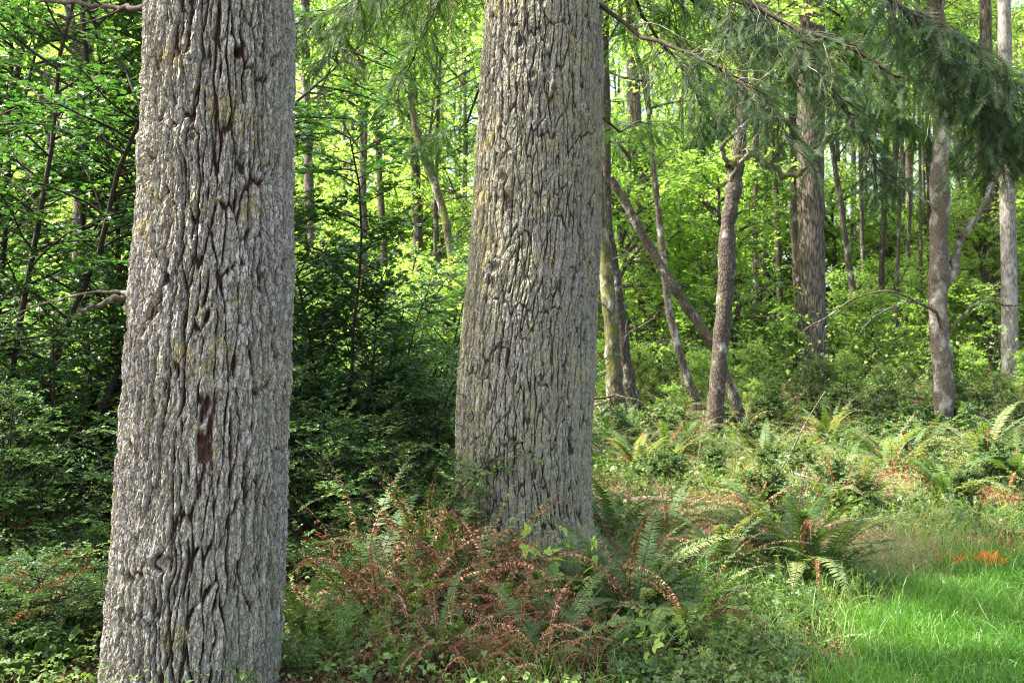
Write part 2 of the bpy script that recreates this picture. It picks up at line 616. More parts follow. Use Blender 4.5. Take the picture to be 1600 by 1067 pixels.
def vnoise(u, v, per, s):
    """value noise periodic in u with integer period"""
    iu, iv = np.floor(u), np.floor(v)
    fu, fv = u - iu, v - iv
    fu = fu * fu * (3 - 2 * fu)
    fv = fv * fv * (3 - 2 * fv)
    iu = iu.astype(np.int64)
    iv = iv.astype(np.int64)
    a = hsh(iu % per, iv, s)
    b = hsh((iu + 1) % per, iv, s)
    c = hsh(iu % per, iv + 1, s)
    d = hsh((iu + 1) % per, iv + 1, s)
    return (a * (1 - fu) + b * fu) * (1 - fv) + (c * (1 - fu) + d * fu) * fv - .5


def fbm(u, v, per, s, o=4):
    t, a = 0, 1.0
    for k in range(o):
        t = t + a * vnoise(u * 2 ** k, v * 2 ** k, per * 2 ** k, s + k)
        a *= .55
    return t


def worley(u, v, per, s):
    """u periodic; returns F1, F2, id of the nearest cell"""
    iu = np.floor(u).astype(np.int64)
    iv = np.floor(v).astype(np.int64)
    f1 = np.full(u.shape, 9.0)
    f2 = np.full(u.shape, 9.0)
    cid = np.zeros(u.shape)
    for du in (-1, 0, 1):
        for dv in (-1, 0, 1):
            a, b = iu + du, iv + dv
            am = a % per
            d = np.hypot(a + .1 + .8 * hsh(am, b, s) - u, b + .1 + .8 * hsh(am, b, s + 7) - v)
            h = hsh(am, b, s + 13)
            near = d < f1
            f2 = np.where(near, f1, np.minimum(f2, d))
            cid = np.where(near, h, cid)
            f1 = np.where(near, d, f1)
    return f1, f2, cid


def sst(x, a, b):
    t = np.clip((x - a) / (b - a), 0, 1)
    return t * t * (3 - 2 * t)


def big_trunk(edges, d, kind, knots, mat, parent, base, top, nth=660, dz=.0062, seed=5):
    """edges: (photo y, left x, right x). Built in the parent's space."""
    e = np.array(edges, float)
    zz = CZ - (e[:, 0] - 533) / F * d
    cx = ((e[:, 1] + e[:, 2]) / 2 - 800) / F * d
    th0 = math.atan2(cx.mean(), d)
    rr = (e[:, 2] - e[:, 1]) / 2 / F * d * math.cos(th0) ** .8
    o = np.argsort(zz)
    zz, cx, rr = zz[o], cx[o], rr[o]
    ztop = zz[-1] + .25
    zs = np.concatenate([np.arange(-.25, ztop, dz), np.linspace(ztop, top, 60)[1:]])
    sl_c = (cx[-1] - cx[0]) / (zz[-1] - zz[0])
    CX = np.interp(zs, zz, cx)
    RR = np.interp(zs, zz, rr)
    up = zs > zz[-1]
    CX[up] = cx[-1] + (zs[up] - zz[-1]) * sl_c
    RR[up] = rr[-1] * np.clip(1 - (zs[up] - zz[-1]) / (top * 1.25), .1, 1)
    th = np.arange(nth) / nth
    TH, Z = np.meshgrid(th, zs)
    Rg = np.repeat(RR[:, None], nth, 1)
    circ = 2 * PI * rr.mean()
    bump = np.zeros_like(TH)
    pinch = np.zeros_like(TH)
    kn = np.zeros_like(TH)
    for (px, py, r0, amp) in knots:
        kz = CZ - (py - 533) / F * d
        kx = (px - 800) / F * d
        c0, R0 = np.interp(kz, zz, cx), np.interp(kz, zz, rr)
        kt = (math.asin(max(-.98, min(.98, (kx - c0) / R0))) / (2 * PI)) % 1
        dt = ((TH - kt + .5) % 1 - .5) * circ
        r2 = (dt ** 2 + (Z - kz) ** 2) / r0 ** 2
        g = np.exp(-r2)
        bump += amp * g * (1 - 1.5 * np.exp(-r2 * 5))
        pinch += dt * g * .9
        kn += g
    def rid(n, w):
        return sst(np.abs(n), 0, w)
    hf = fbm(TH * 150, Z * 17, 150, seed + 70, 4)
    crag = 1 - 2 * np.abs(fbm(TH * 76, Z * 7, 76, seed + 75, 4))
    crag2 = 1 - 2 * np.abs(fbm(TH * 190, Z * 17, 190, seed + 77, 3))
    def fis(n, wa, zf, k, drift=0.0):
        ph = TH * n + wa * fbm(TH * 5, Z * zf, 5, seed + k, 2) + .22 * fbm(TH * 44, Z * 11, 44, seed + k + 4, 3) + drift * Z - pinch / circ * n
        return np.abs(ph % 1 - .5) * 2 + .10 * hf

    if kind == 'deep':
        n0 = int(round(circ / .058))
        U = TH * n0 + .7 * fbm(TH * 8, Z * 1.6, 8, seed, 2) + .26 * fbm(TH * 26, Z * 9, 26, seed + 3, 3) - pinch / .058
        e1, e2, c0 = worley(U, Z / .40 + 2.0 * fbm(TH * 14, Z * 1.1, 14, seed + 9, 2), n0, seed + 20)
        A1 = sst(e2 - e1 + .16 * hf + .06 * crag, .0, .20)
        A1 = np.minimum(A1, sst(fis(34, 1.4, 1.8, 61) + .9 * sst(fbm(TH * 15, Z * 2.4, 15, seed + 64, 3), -.05, .2), .0, .30))
        B1_ = sst(fis(58, 2.6, 2.6, 41) + .8 * sst(fbm(TH * 20, Z * 6, 20, seed + 44, 3), -.15, .15), .0, .34)
        n1 = int(round(circ / .032))
        f1, f2, c1 = worley(TH * n1 + .9 * fbm(TH * 24, Z * 7, 24, seed + 31, 3) + Z * 1.0, Z / .15 + 1.0 * fbm(TH * 20, Z * 5, 20, seed + 33, 3), n1, seed + 40)
        p1 = sst(f2 - f1, .0, .10)
        n2 = int(round(circ / .012))
        g1, g2, c2 = worley(TH * n2 + 1.1 * fbm(TH * 40, Z * 12, 40, seed + 51, 3), Z / .066 + .8 * fbm(TH * 50, Z * 16, 50, seed + 55, 3), n2, seed + 60)
        p2 = sst(g2 - g1, .0, .14)
        ridge = A1 * (.5 + .5 * B1_)
        # shards: every small plate leans outward towards its lower edge
        H = .019 * A1 + .007 * A1 * B1_ + .008 * (c0 - .5) * A1 + ridge * (.012 * (c1 - .5) + .004 * p1 + .009 * (c2 - .5) + .003 * p2) + .004 * crag + .006 * crag2 + .008 * hf + .010 * fbm(TH * 9, Z * 2, 9, seed + 80, 3)
        depth = np.clip(A1 * (.26 + .24 * B1_ + .28 * p1 + .24 * p2) + .30 * hf + .20 * (c2 - .5), 0, 1)
        # only the deepest long furrows show the red inner bark; the cracks are brown
        depth = np.where(A1 < .30, depth * .5, np.maximum(depth, .17))
        pid = .45 * c2 + .3 * c1 + .25 * (.5 + hf)
    else:
        wob = .45 * fbm(TH * 40, Z * 9, 40, seed + 3, 3) - pinch / .10
        na = fbm(TH * 30 + wob, Z * 1.5 + .6 * wob, 30, seed, 3) + .06 * hf
        A1 = np.minimum(sst(np.abs(na) + .04, .0, .09), sst(fis(44, 1.3, 1.2, 81) + .6 * sst(fbm(TH * 26, Z * 5, 26, seed + 84, 3), .05, .3), .02, .24))
        n1 = int(round(circ / .050))
        f1, f2, c1 = worley(TH * n1 + 1.0 * fbm(TH * 18, Z * 2.0, 18, seed + 9, 3) + .20 * fbm(TH * 60, Z * 16, 60, seed + 5, 3), Z / .34 + 1.5 * fbm(TH * 22, Z * 2.5, 22, seed + 13, 3), n1, seed + 20)
        p1 = sst(f2 - f1 + .08 * hf, .03, .16)
        n2 = int(round(circ / .024))
        g1, g2, c2 = worley(TH * n2 + .9 * fbm(TH * 40, Z * 12, 40, seed + 31, 3), Z / .042 + fbm(TH * 30, Z * 8, 30, seed + 33, 3), n2, seed + 40)
        p2 = sst(g2 - g1, .0, .2)
        ridge = np.minimum(.10 + .90 * A1, .22 + .78 * p1)
        H = .016 * A1 + .012 * p1 + ridge * (.006 * (c2 - .5) + .002 * p2 + .007 * (c1 - .5)) + .004 * crag + .003 * crag2 + .006 * hf + .012 * fbm(TH * 8, Z * 1.5, 8, seed + 80, 3)
        depth = np.clip(ridge * (.66 + .24 * p2) + .30 * hf + .16 * (c2 - .5), 0, 1)
        pid = .4 * c1 + .35 * c2 + .25 * (.5 + hf)
    H -= np.percentile(H, 90)
    fade = np.clip((top - Z) / (top - ztop), .3, 1)
    flare = (.0 if kind == 'deep' else .11) * np.exp(-np.clip(Z, 0, 9) / .13) * (1 + .7 * np.sin(TH * 2 * PI * 5 + 1.2) + .4 * np.sin(TH * 2 * PI * 11 + 2)) + (.0 if kind == 'deep' else .03) * np.exp(-np.clip(Z, 0, 9) / .5)
    H = H * fade + bump + flare
    A = TH * 2 * PI
    X = CX[:, None] + (Rg + H) * np.sin(A)
    Y = d - (Rg + H) * np.cos(A)
    V = np.stack([X - base[0], Y - base[1], Z - base[2]], -1).reshape(-1, 3)
    nr = len(zs)
    i = np.arange(nr - 1)[:, None] * nth
    j = np.arange(nth)
    j2 = (j + 1) % nth
    q = np.stack([i + j, i + j2, i + nth + j2, i + nth + j], -1).reshape(-1, 4)
    a = Acc()
    a.add(V, None, q, np.clip(pid, 0, 1).ravel())
    me = a.mesh('trunk', [M[mat]], False)
    dp = me.attributes.new('depth', 'FLOAT', 'POINT')
    dp.data.foreach_set('value', np.clip(depth, 0, 1).ravel().astype(np.float32))
    return link('trunk', me, parent)


B1 = np.array([-1.478, 4.6, 0.0])
fir1 = root('fir_tree', 'massive fir with deep red-brown furrows in grey bark and a dead branch stub', 'tree', B1)
big_trunk([(0, 225, 460), (200, 222, 462), (300, 214, 460), (450, 203, 461), (600, 192, 456), (750, 184, 452), (900, 172, 447), (1067, 158, 440)], 4.6, 'deep',
          [(337, 238, .055, .045), (400, 110, .05, .035), (458, 600, .06, .045), (335, 125, .035, .02), (255, 250, .05, .02), (300, 850, .07, .02), (205, 470, .05, .035), (360, 500, .04, .015)],
          'bark_fir_near', fir1, B1, 13.0, 680, .006, 11)
B2 = np.array([.10, 7.2, 0.0])
fir2 = root('fir_tree', 'broad upright fir with fine grey plated bark and yellowish lichen, ferns at its foot', 'tree', B2)
big_trunk([(0, 757, 942), (150, 748, 942), (300, 740, 940), (400, 733, 938), (500, 722, 932), (600, 714, 928), (700, 712, 922), (800, 712, 920), (880, 712, 924)], 7.2, 'plates',
          [(830, 142, .06, .03), (862, 162, .05, .03), (787, 290, .07, .035), (775, 425, .09, .04), (905, 445, .045, .03), (832, 345, .05, .014), (910, 190, .04, .02), (860, 720, .07, .015)],
          'bark_fir_second', fir2, B2, 15.0, 680, .0075, 41)


def stub(parent, base, pts, r0, r1, mat='twig_dead', name='branch', twigs=0, seed=3, sides=8):
    """a bare branch, part of a tree"""
    r = rng(seed)
    l = smooth_line(pts, 18)
    l = l + r.normal(size=l.shape) * .4 * r0
    a = Acc()
    k = len(l)
    rad = np.linspace(r0, r1, k) * r.uniform(.85, 1.15, k)
    tubes(a, (l - base)[None], rad[None], sides)
    if twigs:
        t = grow((l - base)[None], r, twigs, .25, 1, .12 * np.linalg.norm(l[-1] - l[0]) + .15, 5, .6, .7, 1, .2, 0, .18)
        tubes(a, t, np.linspace(r1 * .9, r1 * .3, 5)[None], 4)
        t2 = grow(t, r, 3, .2, 1, .12, 4, .6, .7, 1, .2, 0, .2)
        tubes(a, t2, np.linspace(r1 * .5, r1 * .2, 4)[None], 3)
    return a.build(name, [M[mat]], parent)


stub(fir1, B1, [P(215, 468, 4.6), P(190, 466, 4.5), P(160, 476, 4.4), P(122, 486, 4.3)], .022, .006, 'bark_thin', 'dead_stub')
stub(fir1, B1, [P(210, 458, 4.65), P(150, 455, 4.75), P(80, 470, 4.8), P(30, 490, 4.9), P(5, 515, 5)], .008, .002, 'bark_thin', 'dead_branch', 6, 5)
stub(fir1, B1, [P(235, 10, 4.6), P(190, 12, 4.8), P(140, 8, 5.0), P(60, 2, 5.3)], .016, .008, 'twig_brown', 'branch', 4, 6)


# ------------------------------------------------------------------ fir boughs
def bough_mesh(line, r, nb=34, L=.55, far=False, sec=7, size=.105, r0=.02, bare=.0, grav=.68, dead=0):
    a = Acc()
    k = len(line)
    ax = line[None]
    tubes(a, ax, np.linspace(r0, r0 * .2, k)[None], 7, 0)
    br = grow(ax, r, nb, bare, 1, L, 5, .65, .8, .6, grav, 0, .2, .55, True)
    tubes(a, br, np.linspace(r0 * .28, r0 * .08, 5)[None], 4, 0)
    tw = grow(br, r, sec, .15, 1, L * .42, 4, .7, .8, .7, grav * .9, 0, .2, .45, True)
    tubes(a, tw, np.linspace(r0 * .09, r0 * .05, 4)[None], 3, 0)
    tp = NEEDLE_FAR if far else NEEDLE
    for src, n in ((tw, 3), (br, 4)):
        idx = np.repeat(np.arange(len(src)), n)
        t = np.tile(np.arange(n) / n, len(src)) + r.random(len(idx)) * .1
        p, tan = samp(src, idx, np.clip(t + (.25 if src is br else 0), 0, .98))
        N = nz(np.array([0, 0, 1.0]) + r.normal(size=p.shape) * .5)
        scatter(a, tp, p, nz(tan + r.normal(size=p.shape) * .12 + np.array([0, 0, -.15])), N, size * r.uniform(.8, 1.3, len(p)), r.random(len(p)), 1)
    if dead:
        dt = grow(ax, r, dead, bare * .3, .9, L * .9, 7, .4, .9, 1.0, .7, 0, .25, .3)
        tubes(a, dt, np.linspace(.004, .0012, 7)[None], 4, 2)
        d2 = grow(dt, r, 4, .2, 1, .16, 4, .5, .8, 1, .5, 0, .25, .3)
        tubes(a, d2, np.linspace(.002, .0008, 4)[None], 3, 2)
    return a


def bough(parent, base, pts, seed, **kw):
    r = rng(seed)
    line = smooth_line(pts, 16) - base
    line += r.normal(size=line.shape) * .012
    return bough_mesh(line, r, **kw).build('branch', [M['twig_brown'], M['fir_needle'], M['twig_dead']], parent)


T2 = lambda z: np.array([.22, 7.2, z])
bough(fir2, B2, [T2(4.35), P(975, 40, 6.9), P(1060, 78, 6.5), P(1130, 108, 6.2), P(1190, 160, 6.0), P(1240, 225, 5.9)], 101, nb=26, L=.5, bare=.35, r0=.018, dead=22)
bough(fir2, B2, [T2(5.2), P(1080, -60, 6.7), P(1200, 20, 6.3), P(1330, 80, 6.0), P(1450, 130, 5.8), P(1590, 165, 5.6), P(1680, 200, 5.5)], 102, nb=52, L=.62, bare=.15, r0=.02, dead=10)
bough(fir2, B2, [T2(5.3), P(1090, -40, 7.0), P(1180, 20, 6.7), P(1270, 110, 6.4), P(1340, 200, 6.2), P(1385, 285, 6.1)], 103, nb=44, L=.5, bare=.2, r0=.018, dead=14)
bough(fir2, B2, [T2(5.4), P(1150, -90, 6.0), P(1350, -20, 5.6), P(1480, 60, 5.4), P(1600, 130, 5.2), P(1700, 200, 5.1)], 104, nb=46, L=.6, bare=.3, r0=.02)
bough(fir2, B2, [T2(5.1), P(1010, -60, 7.6), P(1090, 0, 7.8), P(1170, 60, 8.0), P(1260, 90, 8.2), P(1350, 150, 8.4)], 105, nb=40, L=.6, bare=.15, r0=.026, dead=16)
bough(fir2, B2, [T2(4.9), P(980, -20, 7.8), P(1020, 50, 8.2), P(1080, 130, 8.6), P(1110, 200, 8.8)], 106, nb=34, L=.5, bare=.1, r0=.02, dead=18)
bough(fir2, B2, [T2(5.6), P(1250, -120, 5.8), P(1420, 20, 5.5), P(1520, 150, 5.4), P(1560, 240, 5.3)], 107, nb=40, L=.5, bare=.4, r0=.024)
bough(fir2, B2, [T2(3.6), P(960, 200, 8.5), P(1000, 190, 9.2), P(1055, 200, 9.8)], 108, nb=24, L=.55, bare=.1, r0=.014)
T2l = lambda z: np.array([-.1, 7.2, z])
bough(fir2, B2, [T2l(4.9), P(720, -50, 7.3), P(640, -10, 7.5), P(560, 8, 7.6), P(490, 30, 7.7), P(430, 60, 7.8)], 109, nb=40, L=.5, bare=.05, r0=.03, dead=30)
bough(fir2, B2, [T2l(5.0), P(730, -40, 8.0), P(690, 10, 8.5), P(650, 80, 8.9), P(615, 150, 9.1)], 110, nb=34, L=.55, bare=.1, r0=.02, dead=12)
bough(fir2, B2, [T2l(3.9), P(730, 190, 8.6), P(690, 205, 9.2), P(640, 225, 9.6)], 111, nb=22, L=.5, bare=.1, r0=.013)
bough(fir2, B2, [T2l(5.2), P(690, -110, 6.9), P(600, -50, 7.0), P(540, 40, 7.1), P(520, 100, 7.1)], 112, nb=30, L=.5, bare=.2, r0=.02, dead=14)


# high limbs of both firs, above the picture: they shade the forest edge
_r = rng(77)
_l = smooth_line([(0, 0, 0), (1.2, 0, .1), (2.4, .1, -.15), (3.6, .1, -.8)], 12)
HIGH_ME = bough_mesh(_l, _r, nb=46, L=1.0, far=True, sec=8, size=.24, r0=.05, bare=.15).mesh('branch', [M['twig_brown'], M['fir_needle'], M['twig_dead']])


def high_limbs(tree, zs, seed, x0=0.0, sc=1.0):
    r = rng(seed)
    for i, z in enumerate(zs):
        link('branch', HIGH_ME, tree, (x0 + .04 * z, 0, z), (0, r.uniform(-.05, .25), i * 2.4 + r.uniform(-.4, .4)), sc * r.uniform(.8, 1.15))


high_limbs(fir1, np.linspace(6.5, 9, 3), 5, 0, .7)
high_limbs(fir2, np.linspace(7.5, 9.5, 3), 6, 0, .7)


shade_fir = root('fir_tree', 'tall fir standing outside the view beside the hollies, its limbs shading the fern clump', 'tree', (-6.2, 5.2, 0))  # unseen tree, added only so its limbs shade the fern clump
a_ = Acc()
tubes(a_, smooth_line([(0, 0, -.3), (.1, 0, 6), (.2, 0, 14)], 20)[None], np.linspace(.3, .1, 20)[None], 16)
a_.build('trunk', [M['bark_fir_far']], shade_fir)
high_limbs(shade_fir, np.linspace(6.4, 11.5, 8), 33, 0, .9)


# ------------------------------------------------------------------ shrubs
def shrub_mesh(seed, h, spread, stems, nb, nt, nl, leaf, tmpl, mats, upright=.6, stem_r=.012, red=0.0, tw_l=.16, br_l=.5, bare=.2):
    """returns stems mesh and foliage mesh (two parts)"""
    r = rng(seed)
    ang = r.uniform(0, 2 * PI, stems)
    p = np.stack([np.cos(ang), np.sin(ang), 0 * ang], 1) * r.uniform(.02, .12, stems)[:, None]
    d = nz(np.stack([np.cos(ang) * (1 - upright), np.sin(ang) * (1 - upright), np.full(stems, .9)], 1) + r.normal(size=(stems, 3)) * .12)
    ln = h * r.uniform(.65, 1.15, stems)
    k = 9
    pts = [p]
    for i in range(k - 1):
        out = np.stack([np.cos(ang), np.sin(ang), -.25 * np.ones(stems)], 1) * spread * .18
        d = nz(d + out * (i / k) + r.normal(size=d.shape) * .10)
        p = p + d * (ln / (k - 1))[:, None]
        pts.append(p)
    st = np.stack(pts, 1)
    br = grow(st, r, nb, bare, 1, br_l, 5, .45, .9, .45, .25, .1, .13, .45)
    tw = grow(br, r, nt, .15, 1, tw_l, 4, .7, .7, .4, .1, .05, .1, .3, True)
    a = Acc()
    tubes(a, st, np.linspace(stem_r, stem_r * .3, k)[None], 6)
    tubes(a, br, np.linspace(stem_r * .35, stem_r * .15, 5)[None], 4)
    tubes(a, tw, np.full((1, 4), stem_r * .09), 3)
    f = Acc()
    cl = np.repeat(r.random(len(br)), nt)
    if red:
        k_ = int(len(tw) * red)
        leafy(f, tw[:k_], r, nl, leaf * .9, tmpl, 1, rnd=r.random(k_))
        leafy(f, tw[k_:], r, nl, leaf, tmpl, 0, rnd=cl[k_:])
    else:
        leafy(f, tw, r, nl, leaf, tmpl, 0, rnd=cl)
    return a.mesh('stem', [M[mats[0]]]), f.mesh('foliage', [M[m] for m in mats[1:]])


def shrub(name, label, cat, pair, loc, rz=0.0, sc=1.0, group=None):
    t = root(name, label, cat, loc, rz, sc, group)
    link('stem', pair[0], t)
    link('foliage', pair[1], t)
    return t


HUCK = [shrub_mesh(200 + i, 1.9, 1.0, 13, 15, 8, 11, .034, OVAL, ('twig_brown', 'huckle_leaf', 'huckle_red'), .55, .014, .012, .17, .55, .18) for i in range(2)]
HUCKLOW = shrub_mesh(210, .75, 1.4, 14, 12, 7, 11, .03, OVAL, ('twig_brown', 'huckle_leaf', 'huckle_red'), .3, .008, .05, .14, .34, .15)
HOLL = [shrub_mesh(220 + i, 4.8, .35, 3 + i, 46, 9, 9, .062, HOLLY, ('twig_brown', 'holly_leaf'), .88, .03, 0, .22, .95, .10) for i in range(2)]
HOLLS = shrub_mesh(225, 3.6, .35, 2, 40, 8, 9, .058, HOLLY, ('twig_brown', 'holly_leaf'), .92, .02, 0, .2, .75, .25)


def at(px, d):
    return GX(px, d)


g = 'evergreen huckleberry shrubs around the big trunks'
for (px, d, i, rz, sc, lab) in [
    (560, 8.3, 0, .3, 1.0, 'dense glossy evergreen shrub filling the gap between the two big firs'),
    (660, 8.6, 1, 1.9, 1.05, 'dense evergreen shrub reaching across the second fir bark with small glossy leaves'),
    (500, 9.2, 1, 4.0, 1.1, 'dark evergreen shrub deep in shade just beyond the furrowed fir'),
    (620, 10.0, 0, 5.0, 1.2, 'tall evergreen shrub behind the others in the gap between the big firs'),
    (690, 7.75, 0, 2.6, .62, 'low leafy evergreen shrub pressing against the foot of the plated fir'),
    (655, 6.9, 0, 5.6, .66, 'leafy evergreen shrub with sprays overlapping the side of the plated fir'),
    (600, 7.7, 1, 3.9, .72, 'bushy evergreen shrub with drooping leafy sprays, nearest of those between the big firs'),
    (500, 7.9, 0, 1.1, .80, 'evergreen shrub hugging the shaded side of the furrowed fir, between the big firs'),
    (735, 7.0, 0, 4.4, .42, 'leafy sprig shrub spilling over the plated bark near the fern clump'),
    (90, 7.4, 1, .7, .95, 'dark glossy evergreen shrub beside the furrowed fir, under the holly'),
    (20, 6.7, 0, 2.2, .85, 'dark evergreen shrub at the edge of the view with sunlit leaf tips'),
    (150, 8.6, 0, 3.3, 1.05, 'evergreen shrub tucked behind the furrowed fir, half hidden by its trunk'),
    (-40, 8.2, 1, 5.2, 1.1, 'evergreen shrub cut by the edge of the picture below the tall holly'),
]:
    shrub('huckleberry_shrub', lab, 'shrub', HUCK[i], at(px, d), rz, sc, g)
for (px, d, rz, sc, lab) in [
    (75, 5.35, .4, .85, 'low huckleberry shrub with orange-red young tips near the fir base'),
    (-10, 5.0, 2.0, .8, 'low huckleberry shrub with small pale leaves in the bottom corner'),
    (10, 6.0, 4.0, .9, 'low huckleberry shrub rising behind the one with red tips'),
    (470, 7.0, 1.0, .55, 'small dark evergreen shrub in the deep shade beside the fern clump'),
    (530, 6.6, 3.0, .5, 'small evergreen sprig shrub under the upright browned fern fronds'),
]:
    shrub('huckleberry_shrub', lab, 'shrub', HUCKLOW, at(px, d), rz, sc, g)
g = 'hollies with dark spiny leaves'
for (px, d, pr, rz, sc, lab) in [
    (45, 7.6, HOLL[0], .2, 1.1, 'tall holly with thin dark stem and spiny leaves beside the furrowed fir'),
    (150, 9.0, HOLL[1], 2.0, 1.15, 'tall holly crowding against the side of the furrowed fir'),
    (-60, 8.8, HOLL[1], 4.1, 1.2, 'tall holly at the very edge of the picture with dense dark crown'),
    (5, 8.0, HOLL[0], 5.0, 1.0, 'holly with many thin crossing stems, nearest the edge of the picture'),
    (568, 8.5, HOLLS, 5.2, .92, 'leggy holly sapling in the middle of the gap between the big firs'),
    (508, 8.9, HOLLS, 1.2, 1.05, 'slim holly sapling with dark spiny leaves standing between the two big firs'),
    (620, 9.6, HOLLS, 3.6, .85, 'shorter holly sapling leaning towards the plated fir'),
]:
    shrub('holly_tree', lab, 'tree', pr, at(px, d), rz, sc, g)


# ------------------------------------------------------------------ forest trees
def crown_pair(seed, h, trunk_h, limbs, nb, nt, nl, leaf, mat, spread, tmpl=BROAD, flat=.6, droop=.2):
    """a crown of limbs and leaves on a vertical axis from trunk_h to h"""
    r = rng(seed)
    ax = np.stack([np.cumsum(r.normal(size=10) * .08), np.cumsum(r.normal(size=10) * .08), np.linspace(trunk_h, h, 10)], 1)[None]
    lb = grow(ax, r, limbs, 0, .97, spread, 6, .35, .9, flat, .1, .15, .16, .55)
    br = grow(lb, r, nb, .2, 1, spread * .42, 4, .5, .85, flat, .15, 0, .15, .4)
    tw = grow(br, r, nt, .1, 1, spread * .17, 3, .6, .8, .5, .2, 0, .15, .3)
    a = Acc()
    tubes(a, lb, np.linspace(.03, .01, 6)[None], 5)
    tubes(a, br, np.linspace(.010, .004, 4)[None], 4)
    tubes(a, ax, np.linspace(.06, .015, 10)[None], 6)
    f = Acc()
    leafy(f, tw, r, nl, leaf, tmpl, 0, ntilt=.55, droop=droop, rnd=np.repeat(r.random(len(br)), nt))
    return a.mesh('limb', [M['bark_thin']]), f.mesh('crown', [M[mat]])


CROWN = {
    'alder': crown_pair(301, 7.0, 0, 26, 8, 7, 8, .075, 'maple_leaf', 2.2),
    'alder2': crown_pair(302, 8.0, 0, 24, 9, 7, 8, .078, 'fresh_leaf', 2.5),
    'tall': crown_pair(303, 11.0, 0, 44, 8, 5, 8, .080, 'maple_leaf', 2.6),
    'tall2': crown_pair(304, 12.0, 0, 44, 8, 5, 8, .082, 'fresh_leaf', 2.9),
    'bush': crown_pair(305, 2.6, 0, 24, 8, 8, 8, .050, 'fresh_leaf', 1.3),
    'bush2': crown_pair(306, 3.2, 0, 26, 8, 8, 8, .055, 'maple_leaf', 1.5),
    'bush3': crown_pair(307, 2.2, 0, 24, 8, 8, 8, .050, 'shade_leaf', 1.2),
    'low': crown_pair(308, .9, 0, 18, 7, 6, 7, .06, 'shade_leaf', .75),
    'low2': crown_pair(309, 1.0, 0, 18, 7, 6, 7, .055, 'bramble_leaf', .8),
}


def trunk_path(px_pts, d, up_to, dep=None):
    """(photo x, photo y, width px) list, top first -> world polyline from the ground up, with radii"""
    pts = [(P(x, y, d), w / 2 / F * d) for x, y, w in px_pts][::-1]
    g0 = pts[0][0]
    gz = float(G(g0[0], d))
    if g0[2] > gz + .03:
        a, b = pts[0][0], pts[1][0]
        s = (a - b) / max(abs(a[2] - b[2]), .1) * (a[2] - gz)
        q = a + s * .6
        q[2] = gz
        pts = [(q, pts[0][1] * 1.1)] + pts
    q = pts[0][0].copy()
    q[2] = gz - .2
    pts = [(q, pts[0][1] * 1.12)] + pts
    a, b = pts[-1][0], pts[-2][0]
    s = (a - b) / max(a[2] - b[2], .1)
    if up_to > a[2] + .3:
        pts.append((a + s * (up_to - a[2]) * np.array([.5, .5, 1]) * 1.0, pts[-1][1] * .6))
        pts[-1][0][2] = up_to
    return np.array([p for p, _ in pts]), np.array([w for _, w in pts])


def tree(name, label, px_pts, d, mat, crown=None, crown_z=None, up_to=9.0, group=None, seed=1, csc=1.0, knobs=0, cmat=None, dead=0):
    pts, rad = trunk_path(px_pts, d, up_to)
    base = pts[1].copy()
    base[2] = float(G(base[0], base[1]))
    t = root(name, label, 'tree', base, 0, 1.0, group)
    k = 60
    l = smooth_line(pts, k)
    rr = np.interp(np.linspace(0, 1, k), np.linspace(0, 1, len(rad)), rad * .88)
    r = rng(seed)
    s = np.linspace(0, 1, k)
    for i in range(knobs):
        c = r.uniform(.05, .6)
        rr = rr * (1 + .14 * np.exp(-((s - c) / .022) ** 2))
    rr = rr * (1 + (.03 if 'fir' in name else .06) * r.normal(size=k))
    l = l + np.cumsum(r.normal(size=l.shape), 0) * (.015 if 'fir' in name else .08) * rad.mean() * np.array([1, 1, 0])
    a = Acc()
    tubes(a, (l - base)[None], rr[None], 18)
    v = a.V[0]
    v += r.normal(size=v.shape) * .035 * rad.mean()
    a.build('trunk', [M[mat]], t)
    if dead:
        ax = (l - base)[None]
        dt = grow(ax, r, dead, .15, .75, .9, 7, .3, .9, .8, .1, 0, .2, .3)
        for i in range(dead):
            b = Acc()
            tubes(b, dt[i:i + 1], np.linspace(max(.012, rad.mean() * .12), .003, 7)[None], 5)
            d2 = grow(dt[i:i + 1], r, 5, .3, 1, .35, 5, .6, .7, 1, .1, 0, .2, .3)
            tubes(b, d2, np.linspace(.005, .0015, 5)[None], 4)
            b.build('branch', [M['twig_dead']], t)
    if crown:
        z = crown_z if crown_z is not None else base[2] + 4
        j = int(np.argmin(np.abs(l[:, 2] - z)))
        q = l[j] - base
        link('limb', CROWN[crown][0], t, q, (0, 0, seed * 1.3), csc)
        link('crown', CROWN[crown][1], t, q, (0, 0, seed * 1.3), csc)
    return t, l, base


# named trees, each at its own place
t_dark, l_dark, b_dark = tree('alder_tree', 'dark slender alder with white lichen patches, forking into mossy branches at its top',
     [(1150, 215, 22), (1142, 262, 26), (1135, 340, 28), (1126, 480, 27), (1118, 600, 28), (1113, 694, 31)], 15.4, 'bark_alder_dark', 'alder', 6.2, 7.5, seed=3, knobs=3)
stub(t_dark, b_dark, [P(1142, 262, 15.4), P(1165, 240, 15.4), P(1200, 258, 15.4), P(1235, 272, 15.4), P(1262, 255, 15.4), P(1290, 215, 15.4)], .075, .03, 'bark_mossy', 'branch', 6, 15)
stub(t_dark, b_dark, [P(1142, 262, 15.4), P(1130, 230, 15.3), P(1150, 205, 15.2), P(1185, 180, 15.0)], .05, .015, 'bark_thin', 'branch', 5, 16)
stub(t_dark, b_dark, [P(1140, 280, 15.4), P(1165, 240, 15.3), P(1185, 205, 15.2)], .03, .01, 'twig_dead', 'branch', 4, 17)
